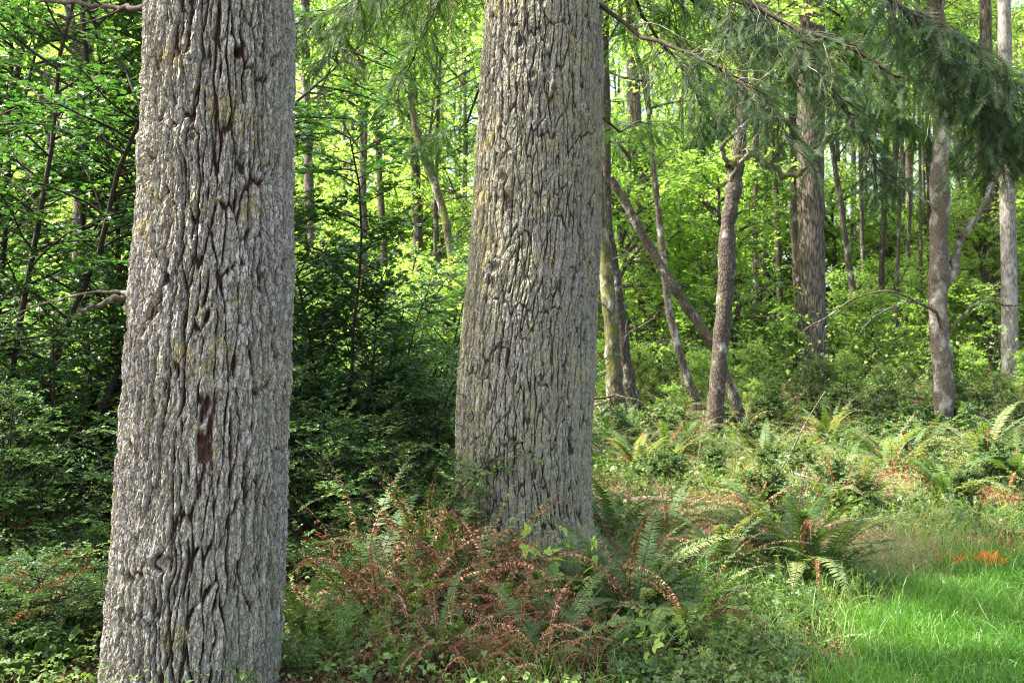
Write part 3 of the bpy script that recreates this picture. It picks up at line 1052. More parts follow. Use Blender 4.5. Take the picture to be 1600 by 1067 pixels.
t_h, l_h, b_h = tree('alder_tree', 'pale barked alder with swollen dark knots and low arching bare branches',
     [(1462, -40, 29), (1470, 120, 31), (1476, 330, 32), (1478, 430, 35), (1478, 480, 32), (1478, 545, 35), (1478, 690, 32)], 15.9, 'bark_alder_pale', 'alder2', 6.4, 9.5, seed=5, knobs=2)
stub(t_h, b_h, [P(1476, 522, 15.8), P(1462, 490, 15.6), P(1430, 470, 15.4), P(1390, 455, 15.2), P(1345, 462, 15.0), P(1300, 488, 14.9), P(1255, 515, 14.9)], .024, .006, 'bark_thin', 'branch', 8, 18)
stub(t_h, b_h, [P(1430, 470, 15.4), P(1395, 478, 15.2), P(1360, 500, 15.0), P(1340, 525, 14.9)], .011, .004, 'bark_thin', 'branch', 6, 19)
stub(t_h, b_h, [P(1484, 520, 15.9), P(1512, 485, 15.9), P(1540, 468, 16), P(1575, 478, 16.2), P(1610, 472, 16.3)], .03, .01, 'bark_mossy', 'branch', 5, 20)
stub(t_h, b_h, [P(1486, 430, 15.9), P(1500, 385, 16), P(1520, 345, 16.1), P(1545, 300, 16.3), P(1580, 230, 16.4)], .07, .03, 'bark_alder_pale', 'branch', 6, 21)
stub(t_h, b_h, [P(1470, 330, 15.9), P(1440, 310, 15.7), P(1400, 290, 15.5), P(1360, 290, 15.3)], .02, .005, 'twig_dead', 'branch', 7, 22)
t_e, l_e, b_e = tree('fir_tree', 'stout straight fir with furrowed brown bark rising beyond the dark alder', [(1272, -40, 44), (1270, 200, 47), (1270, 400, 49), (1271, 600, 60)], 24.0, 'bark_fir_far', None, None, 16.0, seed=7)
high_limbs(t_e, np.linspace(6.6, 15, 12), 9, 0, .9)
tree('alder_tree', 'slim mottled alder bending near its foot beside the plated fir', [(947, 40, 18), (949, 330, 22), (962, 450, 24), (975, 560, 26), (995, 660, 28)], 18.0, 'bark_alder_dark', 'tall', 6.5, 9, seed=9, dead=3)
tree('alder_tree', 'mossy yellow-green leaning trunk half hidden behind the plated fir', [(925, 300, 22), (936, 400, 23), (943, 480, 26), (952, 580, 30), (965, 668, 36)], 17.6, 'bark_mossy', 'alder', 6.8, 8, seed=11, dead=4)
tree('fir_tree', 'pale straight fir trunk standing well beyond the bent alder', [(985, 0, 20), (990, 170, 24), (1000, 260, 27), (1005, 340, 29), (1012, 470, 34)], 27.0, 'bark_fir_far', None, None, 15, seed=12)
tree('alder_tree', 'alder trunk leaning steeply across behind the dark alder', [(955, 278, 12), (985, 330, 14), (1018, 395, 16), (1058, 460, 17), (1094, 506, 18), (1125, 560, 18)], 17.2, 'bark_alder_dark', None, None, 4.3, seed=13)
tree('alder_tree', 'thin crooked trunk between the leaning alder and the dark alder', [(1018, 230, 9), (1030, 340, 11), (1042, 450, 13), (1060, 545, 14), (1085, 620, 15)], 19.5, 'bark_thin', 'alder', 6, 7, seed=14)
tree('alder_tree', 'thin dark trunk close beside the stout straight fir', [(1234, 150, 14), (1238, 300, 16), (1243, 480, 17)], 29.0, 'bark_alder_dark', 'tall2', 6.5, 11, seed=15)
tree('alder_tree', 'thin leaning pole-like trunk just past the stout straight fir', [(1296, 200, 8), (1312, 330, 10), (1328, 450, 11)], 30.0, 'bark_thin', 'tall', 7, 9, seed=16)
tree('fir_tree', 'dark reddish fir trunk beyond the pale knotted alder', [(1540, 0, 20), (1549, 340, 26), (1556, 550, 29)], 26.0, 'bark_fir_far', None, None, 15, seed=17)
tree('fir_tree', 'pale grey straight fir trunk by the edge beyond the knotted alder', [(1572, 0, 22), (1576, 280, 25), (1581, 580, 29)], 23.0, 'bark_grey', None, None, 15, seed=18)
tree('alder_tree', 'dark tall trunk seen through the top of the holly', [(138, -40, 26), (133, 100, 25), (126, 330, 23), (120, 560, 25)], 14.0, 'bark_alder_dark', 'alder2', 5.0, 9, seed=19)
tree('alder_tree', 'straight trunk rising beside the edge of the furrowed fir, beyond the sapling holly', [(480, 20, 15), (482, 200, 16), (486, 420, 17)], 21.0, 'bark_thin', 'tall', 6, 10, seed=20)
tree('alder_tree', 'short visible trunk in the bright gap behind the holly sapling', [(566, 60, 12), (570, 230, 13), (572, 400, 14)], 24.0, 'bark_thin', 'tall2', 6, 10, seed=21)
tree('alder_tree', 'yellow mossy leaning trunk glowing in the gap beside the plated fir', [(632, 150, 11), (650, 220, 13), (668, 270, 13), (690, 330, 14), (705, 420, 15)], 19.0, 'bark_mossy', None, None, 5.8, seed=22)
tree('alder_tree', 'brown trunk in the gap, half hidden by bright leaves', [(640, 120, 15), (645, 300, 17), (650, 450, 18)], 26.0, 'bark_fir_far', 'tall', 7, 10, seed=23)

# thin poles far back
g = 'thin distant trunks among the bright leaves'
r = rng(900)
far_x = [1060, 1085, 1105, 1180, 1205, 1345, 1366, 1390, 1418, 1440, 1456, 1500, 1516, 1592, 520, 545, 600, 685, 20, 70, 95, 180, 1150, 1330, 1070, 1095, 1165, 1195, 1222, 1335, 1352, 1378, 1402, 1430, 1448, 1510, 1530, 1565, 535, 590, 615]
for i, px in enumerate(far_x):
    d = r.uniform(27, 42)
    w = r.uniform(5, 11)
    dx = r.normal() * 10
    tree('alder_tree', 'thin distant trunk standing in the bright green woods far behind', [(px + dx, 60, w * .8), (px + dx * .5, 280, w), (px, 470, w * 1.1)], d,
         ['bark_thin', 'bark_alder_dark', 'bark_alder_pale'][i % 3], ['tall', None, 'tall2', None, None][i % 5], 8.0 + r.uniform(0, 3), 13, g, 40 + i, dead=3)

# leafy broadleaf trees that close the forest
g = 'leafy broadleaf trees closing the background'
_tr = Acc()
_tp = smooth_line([(0, 0, -.3), (.05, 0, 2), (-.04, .05, 5), (.08, 0, 9)], 24)
tubes(_tr, _tp[None], np.linspace(.10, .04, 24)[None], 10)
POLE = _tr.mesh('trunk', [M['bark_thin']])


def leaf_tree(px, d, kind, sc, z0, rz, lab, g):
    t = root('broadleaf_tree', lab, 'tree', at(px, d), rz, sc, g)
    link('trunk', POLE, t)
    link('limb', CROWN[kind][0], t, (0, 0, z0))
    link('crown', CROWN[kind][1], t, (0, 0, z0))


r = rng(901)
n_ = 0
for row, (d0, step) in enumerate([(24, 450), (34, 300), (45, 105), (54, 95)]):
    px = -260 + r.uniform(0, 60)
    while px < 1880:
        d = d0 + r.uniform(-2, 2)
        if row == 0 and 1080 < px < 1600:     # a clearing in front of the stout fir
            px += step
            continue
        if row == 1 and 1100 < px < 1560:
            px += step
            continue
        leaf_tree(px, d, ['tall', 'tall2'][n_ % 2], r.uniform(.85, 1.2) * (1 + .12 * row), r.uniform(.8, 3.0) if row < 2 else r.uniform(.5, 1.5) , r.uniform(0, 6.28),
                  'leafy bright green broadleaf tree in the sunny woods behind the named trunks', g)
        n_ += 1
        px += step * r.uniform(.75, 1.3)

# bright understorey bushes
g = 'bright leafy bushes of the understorey'
r = rng(902)
spots = []
for (d0, step, lo, hi) in [(12.0, 120, 470, 760), (14, 85, -60, 780), (17.5, 80, -100, 760), (18.5, 100, 960, 1700), (21, 48, 940, 1750), (25, 60, 900, 1750), (30, 52, -150, 1800), (36, 46, -150, 1800)]:
    px = lo + r.uniform(0, 40)
    while px < hi:
        spots.append((px, d0 + r.uniform(-1.2, 1.2)))
        px += step * r.uniform(.7, 1.3)
for i, (px, d) in enumerate(spots):
    kind = ['bush', 'bush2', 'bush3', 'bush'][int(r.integers(0, 4))]
    sc = r.uniform(.6, 1.05)
    if px > 900 and d < 19.5:
        sc *= .28
    elif px > 900 and d < 24.5:
        sc *= .42
    elif px > 900 and d < 34:
        if i % 3 == 1:
            continue
        kind = ['bush', 'bush2'][i % 2]
        sc *= [.55, 1.0, 1.9][(i // 3) % 3]
    elif d > 23:
        sc *= 1.5 + .5 * (i % 3)
    t = root('leafy_bush', 'bright leafy bush in the sunlit understorey behind the big firs', 'bush', at(px, d), r.uniform(0, 6.28), sc, g)
    link('limb', CROWN[kind][0], t)
    link('crown', CROWN[kind][1], t)

# low leafy plants on the right hand side
g = 'low leafy plants among the ferns'
r = rng(903)
for i in range(55):
    d = r.uniform(8.6, 20) ** 1.0
    px = r.uniform(930, 1700)
    q = at(px, d)
    if lawn_in(q[0], q[1]) > -.4:
        continue
    if abs(px - 1113) < 40 and d < 15.4 and d > 12.5:
        continue
    kind = ['low', 'low2', 'low'][i % 3]
    sc = r.uniform(.3, .6)
    if d < 12:
        sc *= .7
    t = root('leafy_plant', 'low leafy green plant in the sunny fern carpet past the plated fir', 'plant', q, r.uniform(0, 6.28), sc, g)
    link('stem', CROWN[kind][0], t)
    link('foliage', CROWN[kind][1], t)


# far woods: one mass of leaves nobody could count
def far_woods():
    r = rng(910)
    n = 130000
    cl = 900
    cx = r.uniform(-75, 75, cl)
    cy = r.uniform(58, 82, cl)
    cz = G(cx, cy) + r.uniform(0, 1, cl) ** .8 * 27
    i = r.integers(0, cl, n)
    p = np.stack([cx[i], cy[i], cz[i]], 1) + r.normal(size=(n, 3)) * np.array([1.7, 1.7, 1.2])
    p[:, 2] = np.maximum(p[:, 2], G(p[:, 0], p[:, 1]) + .05)
    a = Acc()
    scatter(a, RHOMB, p, nz(r.normal(size=(n, 3)) * np.array([1, 1, .4])), nz(np.array([0, 0, 1]) + r.normal(size=(n, 3)) * .7), r.uniform(.25, .5, n), np.clip(r.random(cl)[i] + r.normal(size=n) * .15, 0, 1))
    tx = r.uniform(-70, 70, 110)
    ty = r.uniform(56, 80, 110)
    k = 8
    tz = np.linspace(-.5, 24, k)
    pts = np.stack([tx[:, None] + r.normal(size=(110, k)) * .12, np.repeat(ty[:, None], k, 1), G(tx, ty)[:, None] + tz[None]], -1)
    tubes(a, pts, np.linspace(.2, .06, k)[None] * r.uniform(.6, 1.3, 110)[:, None], 8, 1)
    setting(a.build('far_woods', [M['maple_leaf'], M['bark_thin']]), 'stuff')


far_woods()


# ------------------------------------------------------------------ ferns
def frond_mesh(seed, L, a0, arch, npair, pin, dead=0.0, side=0.0, wid=.0135, mats=('fern_green', 'fern_dead')):
    """one frond in its own space: base at the origin, arching out along +X"""
    r = rng(seed)
    K = 28
    s = np.linspace(0, 1, K)
    el = a0 - arch * s ** 1.4
    az = side * s + np.cumsum(r.normal(size=K)) * .012
    d = np.stack([np.cos(el) * np.cos(az), np.cos(el) * np.sin(az), np.sin(el)], 1)
    pts = np.concatenate([[np.zeros(3)], np.cumsum((d[1:] + d[:-1]) * .5 * L / (K - 1), 0)])
    a = Acc()
    tubes(a, pts[None], np.linspace(.0035, .0009, K)[None], 5, 2)
    j = np.arange(npair)
    sp = .10 + .895 * (j / (npair - 1)) ** .93
    m = 6 if dead > 0 else 3
    for sd in (1.0, -1.0):
        p, tan = samp(pts[None], np.zeros(npair, int), sp + r.normal(size=npair) * .003)
        lat = nz(np.cross([0, 0, 1.0], tan) + 1e-6)
        nor = np.cross(tan, lat)
        ln = pin * np.clip((sp - .04) / .14, .35, 1) * np.clip(1 - ((sp - .2).clip(0) / .8) ** 1.9, .04, 1) * r.uniform(.88 - .4 * min(dead, 1), 1.08, npair)
        dd = np.clip((r.random(npair) < dead).astype(float) * 1.0, 0, 1)
        D = nz(lat * sd + tan * (.28 + .5 * sp[:, None] ** 3) + nor * r.uniform(-.1, .18, npair)[:, None] + r.normal(size=p.shape) * .05)
        Nn = nz(np.cross(D, np.cross(nor, D)))
        W = nz(np.cross(Nn, D))
        curl = np.where(dd > 0, r.uniform(1.8, 5.0, npair), r.uniform(.05, .5, npair))
        bx = Nn + W * np.where(dd > 0, r.normal(size=npair) * .8, 0)[:, None]
        bx = nz(bx)
        w = np.where(dd > 0, wid * .9, wid) * np.clip(ln / pin * 1.3, .35, 1)
        prof = np.array([.75, 1.0, .72, .06]) if m == 3 else np.array([.8, 1, .95, .8, .6, .4, .08])
        V = []
        q = p.copy()
        for i in range(m + 1):
            tw = (dd * .5 * i)[:, None]
            ww = nz(W * np.cos(tw) + bx * np.sin(tw)) * (w * prof[i] * .5)[:, None]
            V += [q + ww, q - ww]
            ang = (curl * (i + .5) / m)[:, None]
            q = q + (D * np.cos(ang) - bx * np.sin(ang)) * (ln / m)[:, None]
        V = np.stack(V, 1)
        qd = np.array([(2 * i, 2 * i + 1, 2 * i + 3, 2 * i + 2) for i in range(m)])
        for flag, mi in ((0, 0), (1, 1)):
            sel = np.where(dd == flag)[0]
            if len(sel) == 0:
                continue
            off = (np.arange(len(sel)) * 2 * (m + 1))[:, None, None]
            base_r = r.random()
            a.add(V[sel].reshape(-1, 3), None, (qd[None] + off).reshape(-1, 4), np.repeat(np.clip(base_r * .5 + r.random(len(sel)) * .5, 0, 1), 2 * (m + 1)), mi)
    return a.mesh('frond', [M[mats[0]], M[mats[1]], M['twig_brown']])


FR_G = [frond_mesh(400 + i, .95, 1.25 - .06 * i, 1.25 + .12 * i, 58, .078, 0, (-1) ** i * .15) for i in range(5)]
FR_M = [frond_mesh(410 + i, .9, 1.3, 0.9 + .15 * i, 54, .072, .35 + .2 * i, (-1) ** i * .1) for i in range(3)]
FR_D = [frond_mesh(420 + i, .95, 1.35 - .07 * i, 1.5 + .4 * i, 54, .08, 1.0, (-1) ** i * .3) for i in range(5)]
FR_P = [frond_mesh(430 + i, .95, 1.15 - .08 * i, 1.5 + .15 * i, 52, .085, 0, (-1) ** i * .2, .0135, ('fern_pale', 'fern_dead')) for i in range(3)]


def fern(pos, sc, ng, nm, nd, npale, seed, lab, group='sword ferns on the forest floor', tilt=0.0, up=0.0):
    r = rng(seed)
    if group.startswith('sword'):
        sc *= 1.18
    t = root('sword_fern', lab, 'fern', pos, r.uniform(0, 6.28), sc, group)
    ng, nm, nd, npale = [int(round(v * (1.6 if group.startswith('sword') else 1.0))) for v in (ng, nm, nd, npale)]
    kinds = ['g'] * ng + ['m'] * nm + ['d'] * nd + ['p'] * npale
    r.shuffle(kinds)
    n = len(kinds)
    for i, k in enumerate(kinds):
        pool, nm_ = {'g': (FR_G, 'frond'), 'm': (FR_M, 'frond'), 'd': (FR_D, 'dead_frond'), 'p': (FR_P, 'frond')}[k]
        me = pool[int(r.integers(0, len(pool)))]
        link(nm_, me, t, r.normal(size=3) * np.array([.02, .02, 0]), (r.normal() * .12, r.uniform(-.25, .45) + tilt - (up if k in 'gm' else 0), i * 2.399 + r.normal() * .25), r.uniform(.7, 1.12))
    return t


FERNS = [
    # px, py, scale, green, mixed, dead, pale, label
    (640, 985, .88, 5, 7, 7, 0, 'large half-dead sword fern in front of the shrub gap, curled rust fronds over green ones'),
    (725, 965, .90, 2, 5, 12, 0, 'mostly dead sword fern with arching coppery fronds before the plated fir'),
    (560, 965, .98, 2, 5, 3, 0, 'tall sword fern of upright pale browned fronds beside the dark hollow'),
    (785, 985, .72, 2, 3, 11, 0, 'collapsed rusty brown sword fern just in front of the plated fir'),
    (690, 1050, .62, 1, 2, 10, 0, 'low heap of crisp dead fern fronds at the bottom of the view'),
    (850, 1060, .60, 2, 1, 7, 0, 'low sword fern with dead brown skirt below the lime green sprig'),
    (905, 960, .64, 9, 1, 3, 1, 'green sword fern spreading at the root of the plated fir'),
    (990, 975, .80, 9, 1, 2, 2, 'green sword fern with long blue-green fronds beside the lime sprig'),
    (1080, 1000, .72, 6, 2, 3, 4, 'sword fern of pale and brown-tipped fronds reaching to the grass'),
    (1240, 905, .95, 10, 1, 1, 3, 'full green sword fern clump at the edge of the lawn'),
    (1285, 915, .78, 8, 0, 1, 2, 'rounded dark green sword fern touching the bright lawn'),
    (1130, 905, .70, 4, 2, 3, 4, 'pale sword fern with ladder-like fronds halfway to the lawn'),
    (960, 850, .75, 6, 1, 2, 2, 'sword fern with one dark upright frond close to the plated trunk'),
    (1045, 850, .65, 4, 2, 4, 2, 'mixed brown and green sword fern on the sunny mound'),
    (1180, 820, .72, 4, 2, 4, 3, 'sword fern with rusty fronds in the middle of the sunny mound'),
    (1300, 800, .70, 3, 3, 5, 3, 'tawny sword fern among straw stalks near the lying log'),
    (1000, 740, .85, 5, 1, 3, 4, 'sunlit sword fern on the far side of the mound near the plated fir'),
    (1070, 715, .90, 5, 1, 2, 5, 'bright sword fern in front of the dark alder foot'),
    (1195, 725, .90, 6, 1, 1, 5, 'sword fern on the lawn side of the dark alder foot'),
    (1290, 705, .95, 5, 1, 2, 6, 'grey-green sword fern with straight stiff fronds below the stout fir'),
    (1385, 735, 1.0, 7, 1, 2, 4, 'dark sword fern in front of the knotted alder'),
    (1440, 715, .95, 6, 1, 2, 5, 'sword fern hugging the knotted alder foot'),
    (1540, 730, 1.0, 7, 0, 2, 5, 'arching sword fern past the knotted alder near the picture edge'),
    (1590, 765, .95, 8, 1, 3, 2, 'dark green sword fern at the picture edge above the lawn'),
    (1480, 790, .8, 5, 1, 2, 4, 'soft pale sword fern behind the lawn edge'),
    (1350, 790, .7, 4, 2, 3, 4, 'worn sword fern beside the straw heap above the lawn'),
    (935, 715, .95, 6, 1, 1, 4, 'sword fern under the mossy leaning trunk'),
    (1035, 680, 1.0, 6, 0, 1, 5, 'silvery sword fern between the bent alder and the dark alder'),
    (980, 690, .9, 5, 1, 2, 4, 'sword fern at the foot of the bent mottled alder'),
    (1225, 675, 1.0, 5, 1, 2, 5, 'sword fern in the sunny hollow before the stout fir'),
    (25, 985, .5, 1, 2, 6, 0, 'small brown dead fern among the low huckleberry'),
    (480, 1000, .5, 4, 1, 3, 0, 'small fern close to the root of the furrowed fir'),
    (740, 890, .60, 7, 2, 2, 0, 'sword fern with upright green frond leaning on the plated fir bark'),
    (845, 930, .5, 5, 2, 5, 0, 'sword fern with one red-brown arched frond against the plated fir foot'),
    (670, 945, 1.0, 5, 7, 6, 0, 'wide sword fern of mixed green and rust fronds in the middle of the clump'),
    (760, 940, .92, 3, 4, 9, 0, 'sword fern with a high arch of curled copper fronds against the plated bark'),
    (600, 1000, .7, 3, 4, 7, 0, 'sword fern with a coiled pale dead frond hanging to the front'),
    (870, 1010, .7, 5, 1, 6, 0, 'sword fern mixing rust and green fronds just behind the lime sprig'),
    (740, 1062, .5, 0, 1, 9, 0, 'flattened red-brown fern fronds at the bottom edge below the main clump'),
    (810, 1040, .55, 1, 1, 8, 0, 'russet dead fern sprawling below the clump towards the lime sprig'),
    (605, 1045, .45, 1, 1, 8, 0, 'little curled dead fern at the very bottom of the view'),
    (930, 1050, .5, 3, 1, 5, 1, 'small rusty fern behind the leafy bramble sprig'),
    (1015, 905, .6, 3, 1, 4, 3, 'small tawny fern around the tangle of dry grass'),
]
for i, (px, py, sc, a_, b_, c_, e_, lab) in enumerate(FERNS):
    fern(PG(px, py), sc, a_, b_, c_, e_, 500 + i, lab, tilt=-.05)
r = rng(555)
for i in range(85):
    px, d = r.uniform(930, 1680), r.uniform(11, 24)
    q = at(px, d)
    if lawn_in(q[0], q[1]) > -.5 or (abs(px - 1113) < 35 and d < 15.3) or (abs(px - 1478) < 35 and d < 15.8):
        continue
    fern(q, r.uniform(.7, 1.1), 2, 1, 2, 3, 700 + i, 'sword fern in the far fern carpet around the alder feet', 'far sword ferns around the alders')
for i in range(10):
    px, d = r.uniform(-60, 200), r.uniform(6.5, 9)
    fern(at(px, d), r.uniform(.4, .7), 3, 1, 3, 0, 760 + i, 'small shaded fern under the hollies and evergreen shrubs', 'shaded ferns under the hollies')


# ------------------------------------------------------------------ leafy sprigs near the front
def bramble(pos, seed, lab, h=.45, n=5, leaf=.075, mat='bramble_leaf', tmpl=TRIF, group=None, name='bramble_plant', spread=.5):
    r = rng(seed)
    t = root(name, lab, 'plant', pos, r.uniform(0, 6.28), 1.0, group)
    ang = r.uniform(0, 2 * PI, n)
    p = np.stack([np.cos(ang), np.sin(ang), 0 * ang], 1) * .03
    d = nz(np.stack([np.cos(ang) * spread, np.sin(ang) * spread, np.ones(n)], 1))
    pts = [p]
    for k in range(6):
        d = nz(d + np.array([0, 0, -.13]) + r.normal(size=d.shape) * .1)
        p = p + d * (h * r.uniform(.85, 1.15, n) / 6)[:, None]
        pts.append(p)
    st = np.stack(pts, 1)
    pet = grow(st, r, 6, .3, 1, .07, 3, .4, .9, .5, .1, .25, .1, .2)
    a = Acc()
    tubes(a, st, np.linspace(.004, .0018, 7)[None], 5)
    tubes(a, pet, np.full((1, 3), .0012), 3)
    a.build('stem', [M['fern_pale']], t)
    f = Acc()
    tip = pet[:, -1]
    T = nz(pet[:, -1] - pet[:, -2] + r.normal(size=tip.shape) * .2)
    T[:, 2] -= .15
    scatter(f, tmpl, tip, nz(T), nz(np.array([0, -.25, 1.0]) + r.normal(size=tip.shape) * .35), leaf * r.uniform(.6, 1.15, len(tip)), r.random(len(tip)))
    f.build('foliage', [M[mat]], t)


bramble(PG(890, 985), 801, 'lime green sprig of broad leaves standing up among the ferns by the plated fir', .58, 4, .07, 'lime_leaf', TRIF, None, 'bramble_plant', .25)
bramble(PG(128, 965), 802, 'bright green leafy sprig beside the furrowed fir in the dark shrubs', .3, 3, .085, 'lime_leaf', TRIS, None, 'leafy_sprig', .4)
bramble(PG(1005, 1050), 803, 'bright bramble with toothed leaflets at the bottom between ferns and grass', .32, 5, .05, 'lime_leaf', TRIF)
bramble(PG(490, 1010), 804, 'bramble with fresh green leaves at the foot of the furrowed fir', .3, 5, .07)
bramble(PG(570, 1030), 805, 'bramble with small leaves in front of the rust coloured ferns', .3, 5, .06)
bramble(PG(645, 1055), 806, 'bramble shoot rising through the dead fern heap', .34, 4, .055)
bramble(PG(60, 1064), 807, 'broad-leaved bramble in the bottom corner beside the furrowed fir', .2, 5, .09)
bramble(PG(15, 800), 808, 'pale bramble arching through the dark shrubs under the holly', .9, 4, .09, 'bramble_leaf', TRIF, None, 'bramble_plant', .6)
bramble(PG(90, 860), 809, 'tall pale bramble shoot in front of the dark holly shrubs', .95, 4, .08, 'bramble_leaf', TRIF, None, 'bramble_plant', .45)
bramble(PG(1215, 850), 810, 'small dark stemmed sprout with round leaves on the sunny mound', .4, 3, .05, 'fresh_leaf', TRIS, None, 'leafy_sprig', .2)
bramble(PG(960, 1010), 811, 'dark stemmed bramble near the long blue-green fronds', .34, 4, .06)
bramble(PG(1105, 1045), 812, 'bramble spreading at the edge of the bottom grass tufts', .25, 5, .055)
bramble(PG(1180, 985), 813, 'bramble with pale leaves where the ferns meet the lawn', .28, 5, .05)


def cleavers(pos, seed, lab, h=.4, n=7):
    r = rng(seed)
    t = root('cleavers_plant', lab, 'plant', pos, 0, 1.0, 'cleavers with narrow whorled leaves')
    st = grow(np.array([[(0, 0, 0), (0, 0, .05)]]).astype(float), r, n, 0, .6, h, 8, .9, .4, 1, .15, 0, .09, .1)
    a = Acc()
    tubes(a, st, np.full((1, 8), .0016), 4)
    a.build('stem', [M['grass_wild']], t)
    idx = np.repeat(np.arange(len(st)), 9)
    tt = np.tile(np.linspace(.15, 1, 9), len(st))
    p, tan = samp(st, idx, tt)
    f = Acc()
    scatter(f, WHORL, p, tan, nz(r.normal(size=p.shape)), .028 * r.uniform(.7, 1.2, len(p)), r.random(len(p)))
    f.build('foliage', [M['grass_wild']], t)


for i, (px, py, h, lab) in enumerate([
    (458, 1058, .75, 'tall cleavers climbing against the root of the furrowed fir'),
    (470, 1060, .45, 'cleavers tuft at the bottom just past the furrowed fir'),
    (400, 1066, .3, 'short cleavers in front of the furrowed fir bark'),
    (545, 1050, .4, 'cleavers between the bramble and the curled dead fern'),
    (625, 1064, .4, 'cleavers standing before the heap of dead fronds'),
    (255, 1067, .2, 'little cleavers shoot at the foot of the furrowed fir'),
    (1010, 880, .35, 'cleavers by the tangle of dry grass near the plated fir'),
    (1120, 1066, .35, 'cleavers at the bottom near the grass tufts'),
    (1230, 1000, .35, 'cleavers along the lawn edge below the fern clump')]):
    cleavers(PG(px, py), 850 + i, lab, h)


# ------------------------------------------------------------------ logs and sticks
def log(name, label, pts, r0, r1, mat, seed, cat='branch', twigs=0):
    r = rng(seed)
    l = smooth_line(pts, 24)
    b = l[0].copy()
    a = Acc()
    rad = np.linspace(r0, r1, 24) * r.uniform(.85, 1.15, 24)
    tubes(a, (l - b)[None], rad[None], 10)
    a.V[0] += r.normal(size=a.V[0].shape) * r0 * .06
    s = a.n
    for e, ring in ((0, 0), (23, 23)):
        o = a.n
        a.add(np.array([(l - b)[e]]), [(ring * 10 + j - o, ring * 10 + (j + 1) % 10 - o, 0) for j in range(10)])
    if twigs:
        t = grow((l - b)[None], r, twigs, .1, 1, .35, 5, .6, .8, 1, .1, .1, .15)
        tubes(a, t, np.linspace(r1 * .7, r1 * .25, 5)[None], 4)
    o = a.build(name, [M[mat]], None)
    o.location = [float(v) for v in b]
    return tag(o, label, cat)


def gp(px, py, h=.05):
    q = PG(px, py)
    q[2] += h
    return q


log('fallen_log', 'short rotten brown log lying in the sunny litter past the plated fir', [gp(985, 790), gp(1040, 792, .07), gp(1120, 798, .06)], .045, .03, 'wood_rot', 1, 'log')
log('fallen_log', 'straw covered fallen log lying at the edge of the lawn', [gp(1280, 838), gp(1330, 832, .1), gp(1385, 836, .08)], .024, .016, 'wood_rot', 2, 'log')
log('fallen_branch', 'pale forked dead branch propped in front of the stout fir', [gp(1180, 800, .1), P(1225, 725, 10.2), P(1262, 655, 10.6), P(1290, 610, 11)], .011, .004, 'bark_thin', 3, 'branch', 7)
log('fallen_branch', 'bare grey stick lying across the fern mound', [gp(1240, 770, .2), gp(1330, 790, .15), gp(1420, 815, .1)], .012, .005, 'bark_thin', 4, 'branch', 6)
log('fallen_branch', 'thin pale stick slanting up beside the dark alder', [gp(1085, 745, .02), P(1093, 700, 13.0), P(1100, 640, 13.2)], .006, .004, 'twig_dead', 5)
log('fallen_branch', 'white dead stick leaning on the low huckleberry by the furrowed fir', [gp(110, 1066, .0), P(85, 1045, 4.75), P(60, 1025, 4.85)], .005, .003, 'twig_dead', 6)
log('fallen_branch', 'dry brown stem leaning up from the low huckleberry', [gp(47, 965, .0), P(58, 915, 5.6), P(66, 865, 5.8)], .008, .005, 'wood_rot', 7, 'branch', 3)
log('fallen_branch', 'old fence-like stick lying behind the low huckleberry', [gp(25, 945, .03), P(100, 915, 6.4), P(150, 905, 6.7)], .012, .008, 'wood_rot', 8, 'branch', 3)
log('fallen_branch', 'forked bare twig on the ground between huckleberry and furrowed fir', [gp(140, 1055, .02), P(128, 1035, 4.9), P(115, 1008, 5.0)], .004, .002, 'twig_dead', 9, 'branch', 4)
log('fallen_branch', 'crooked dark branch lying low behind the sapling holly', [P(128, 745, 7.2), P(145, 770, 7.1), P(162, 800, 7.0)], .012, .008, 'twig_brown', 10)


# broken stump stalks with straw near the middle
def stalks(pos, label, n, h, seed):
    r = rng(seed)
    a = Acc()
    st = grow(np.array([[(0, 0, 0), (0, 0, .06)]]).astype(float), r, n, 0, .9, h, 5, .95, .35, 1, -.05, 0, .08, .1)
    tubes(a, st, np.linspace(.007, .004, 5)[None], 5)
    o = a.build('dry_stalks', [M['straw']], None)
    o.location = [float(v) for v in pos]
    tag(o, label, 'plant')


stalks(PG(1310, 790), 'clump of dry straw-coloured broken stalks standing on the sunny mound', 22, .42, 4)
stalks(PG(1255, 800), 'smaller tuft of dry tan stalks beside the rusty mound fern', 12, .3, 5)


# ------------------------------------------------------------------ ground cover, one object each
def inview(n, r, y0, y1, x0=-700, x1=900, power=1.0):
    """random ground points inside the view wedge"""
    d = y0 + (y1 - y0) * r.random(n) ** power
    px = r.uniform(x0, x1, n)
    x = px / F * d
    return x, d


def patchy(x, y, s, ph):
    return np.sin(x * s + ph) * np.sin(y * s * .9 + ph * 1.7) + .6 * np.sin(x * s * 2.3 + y * s * 1.9 + ph * 3)


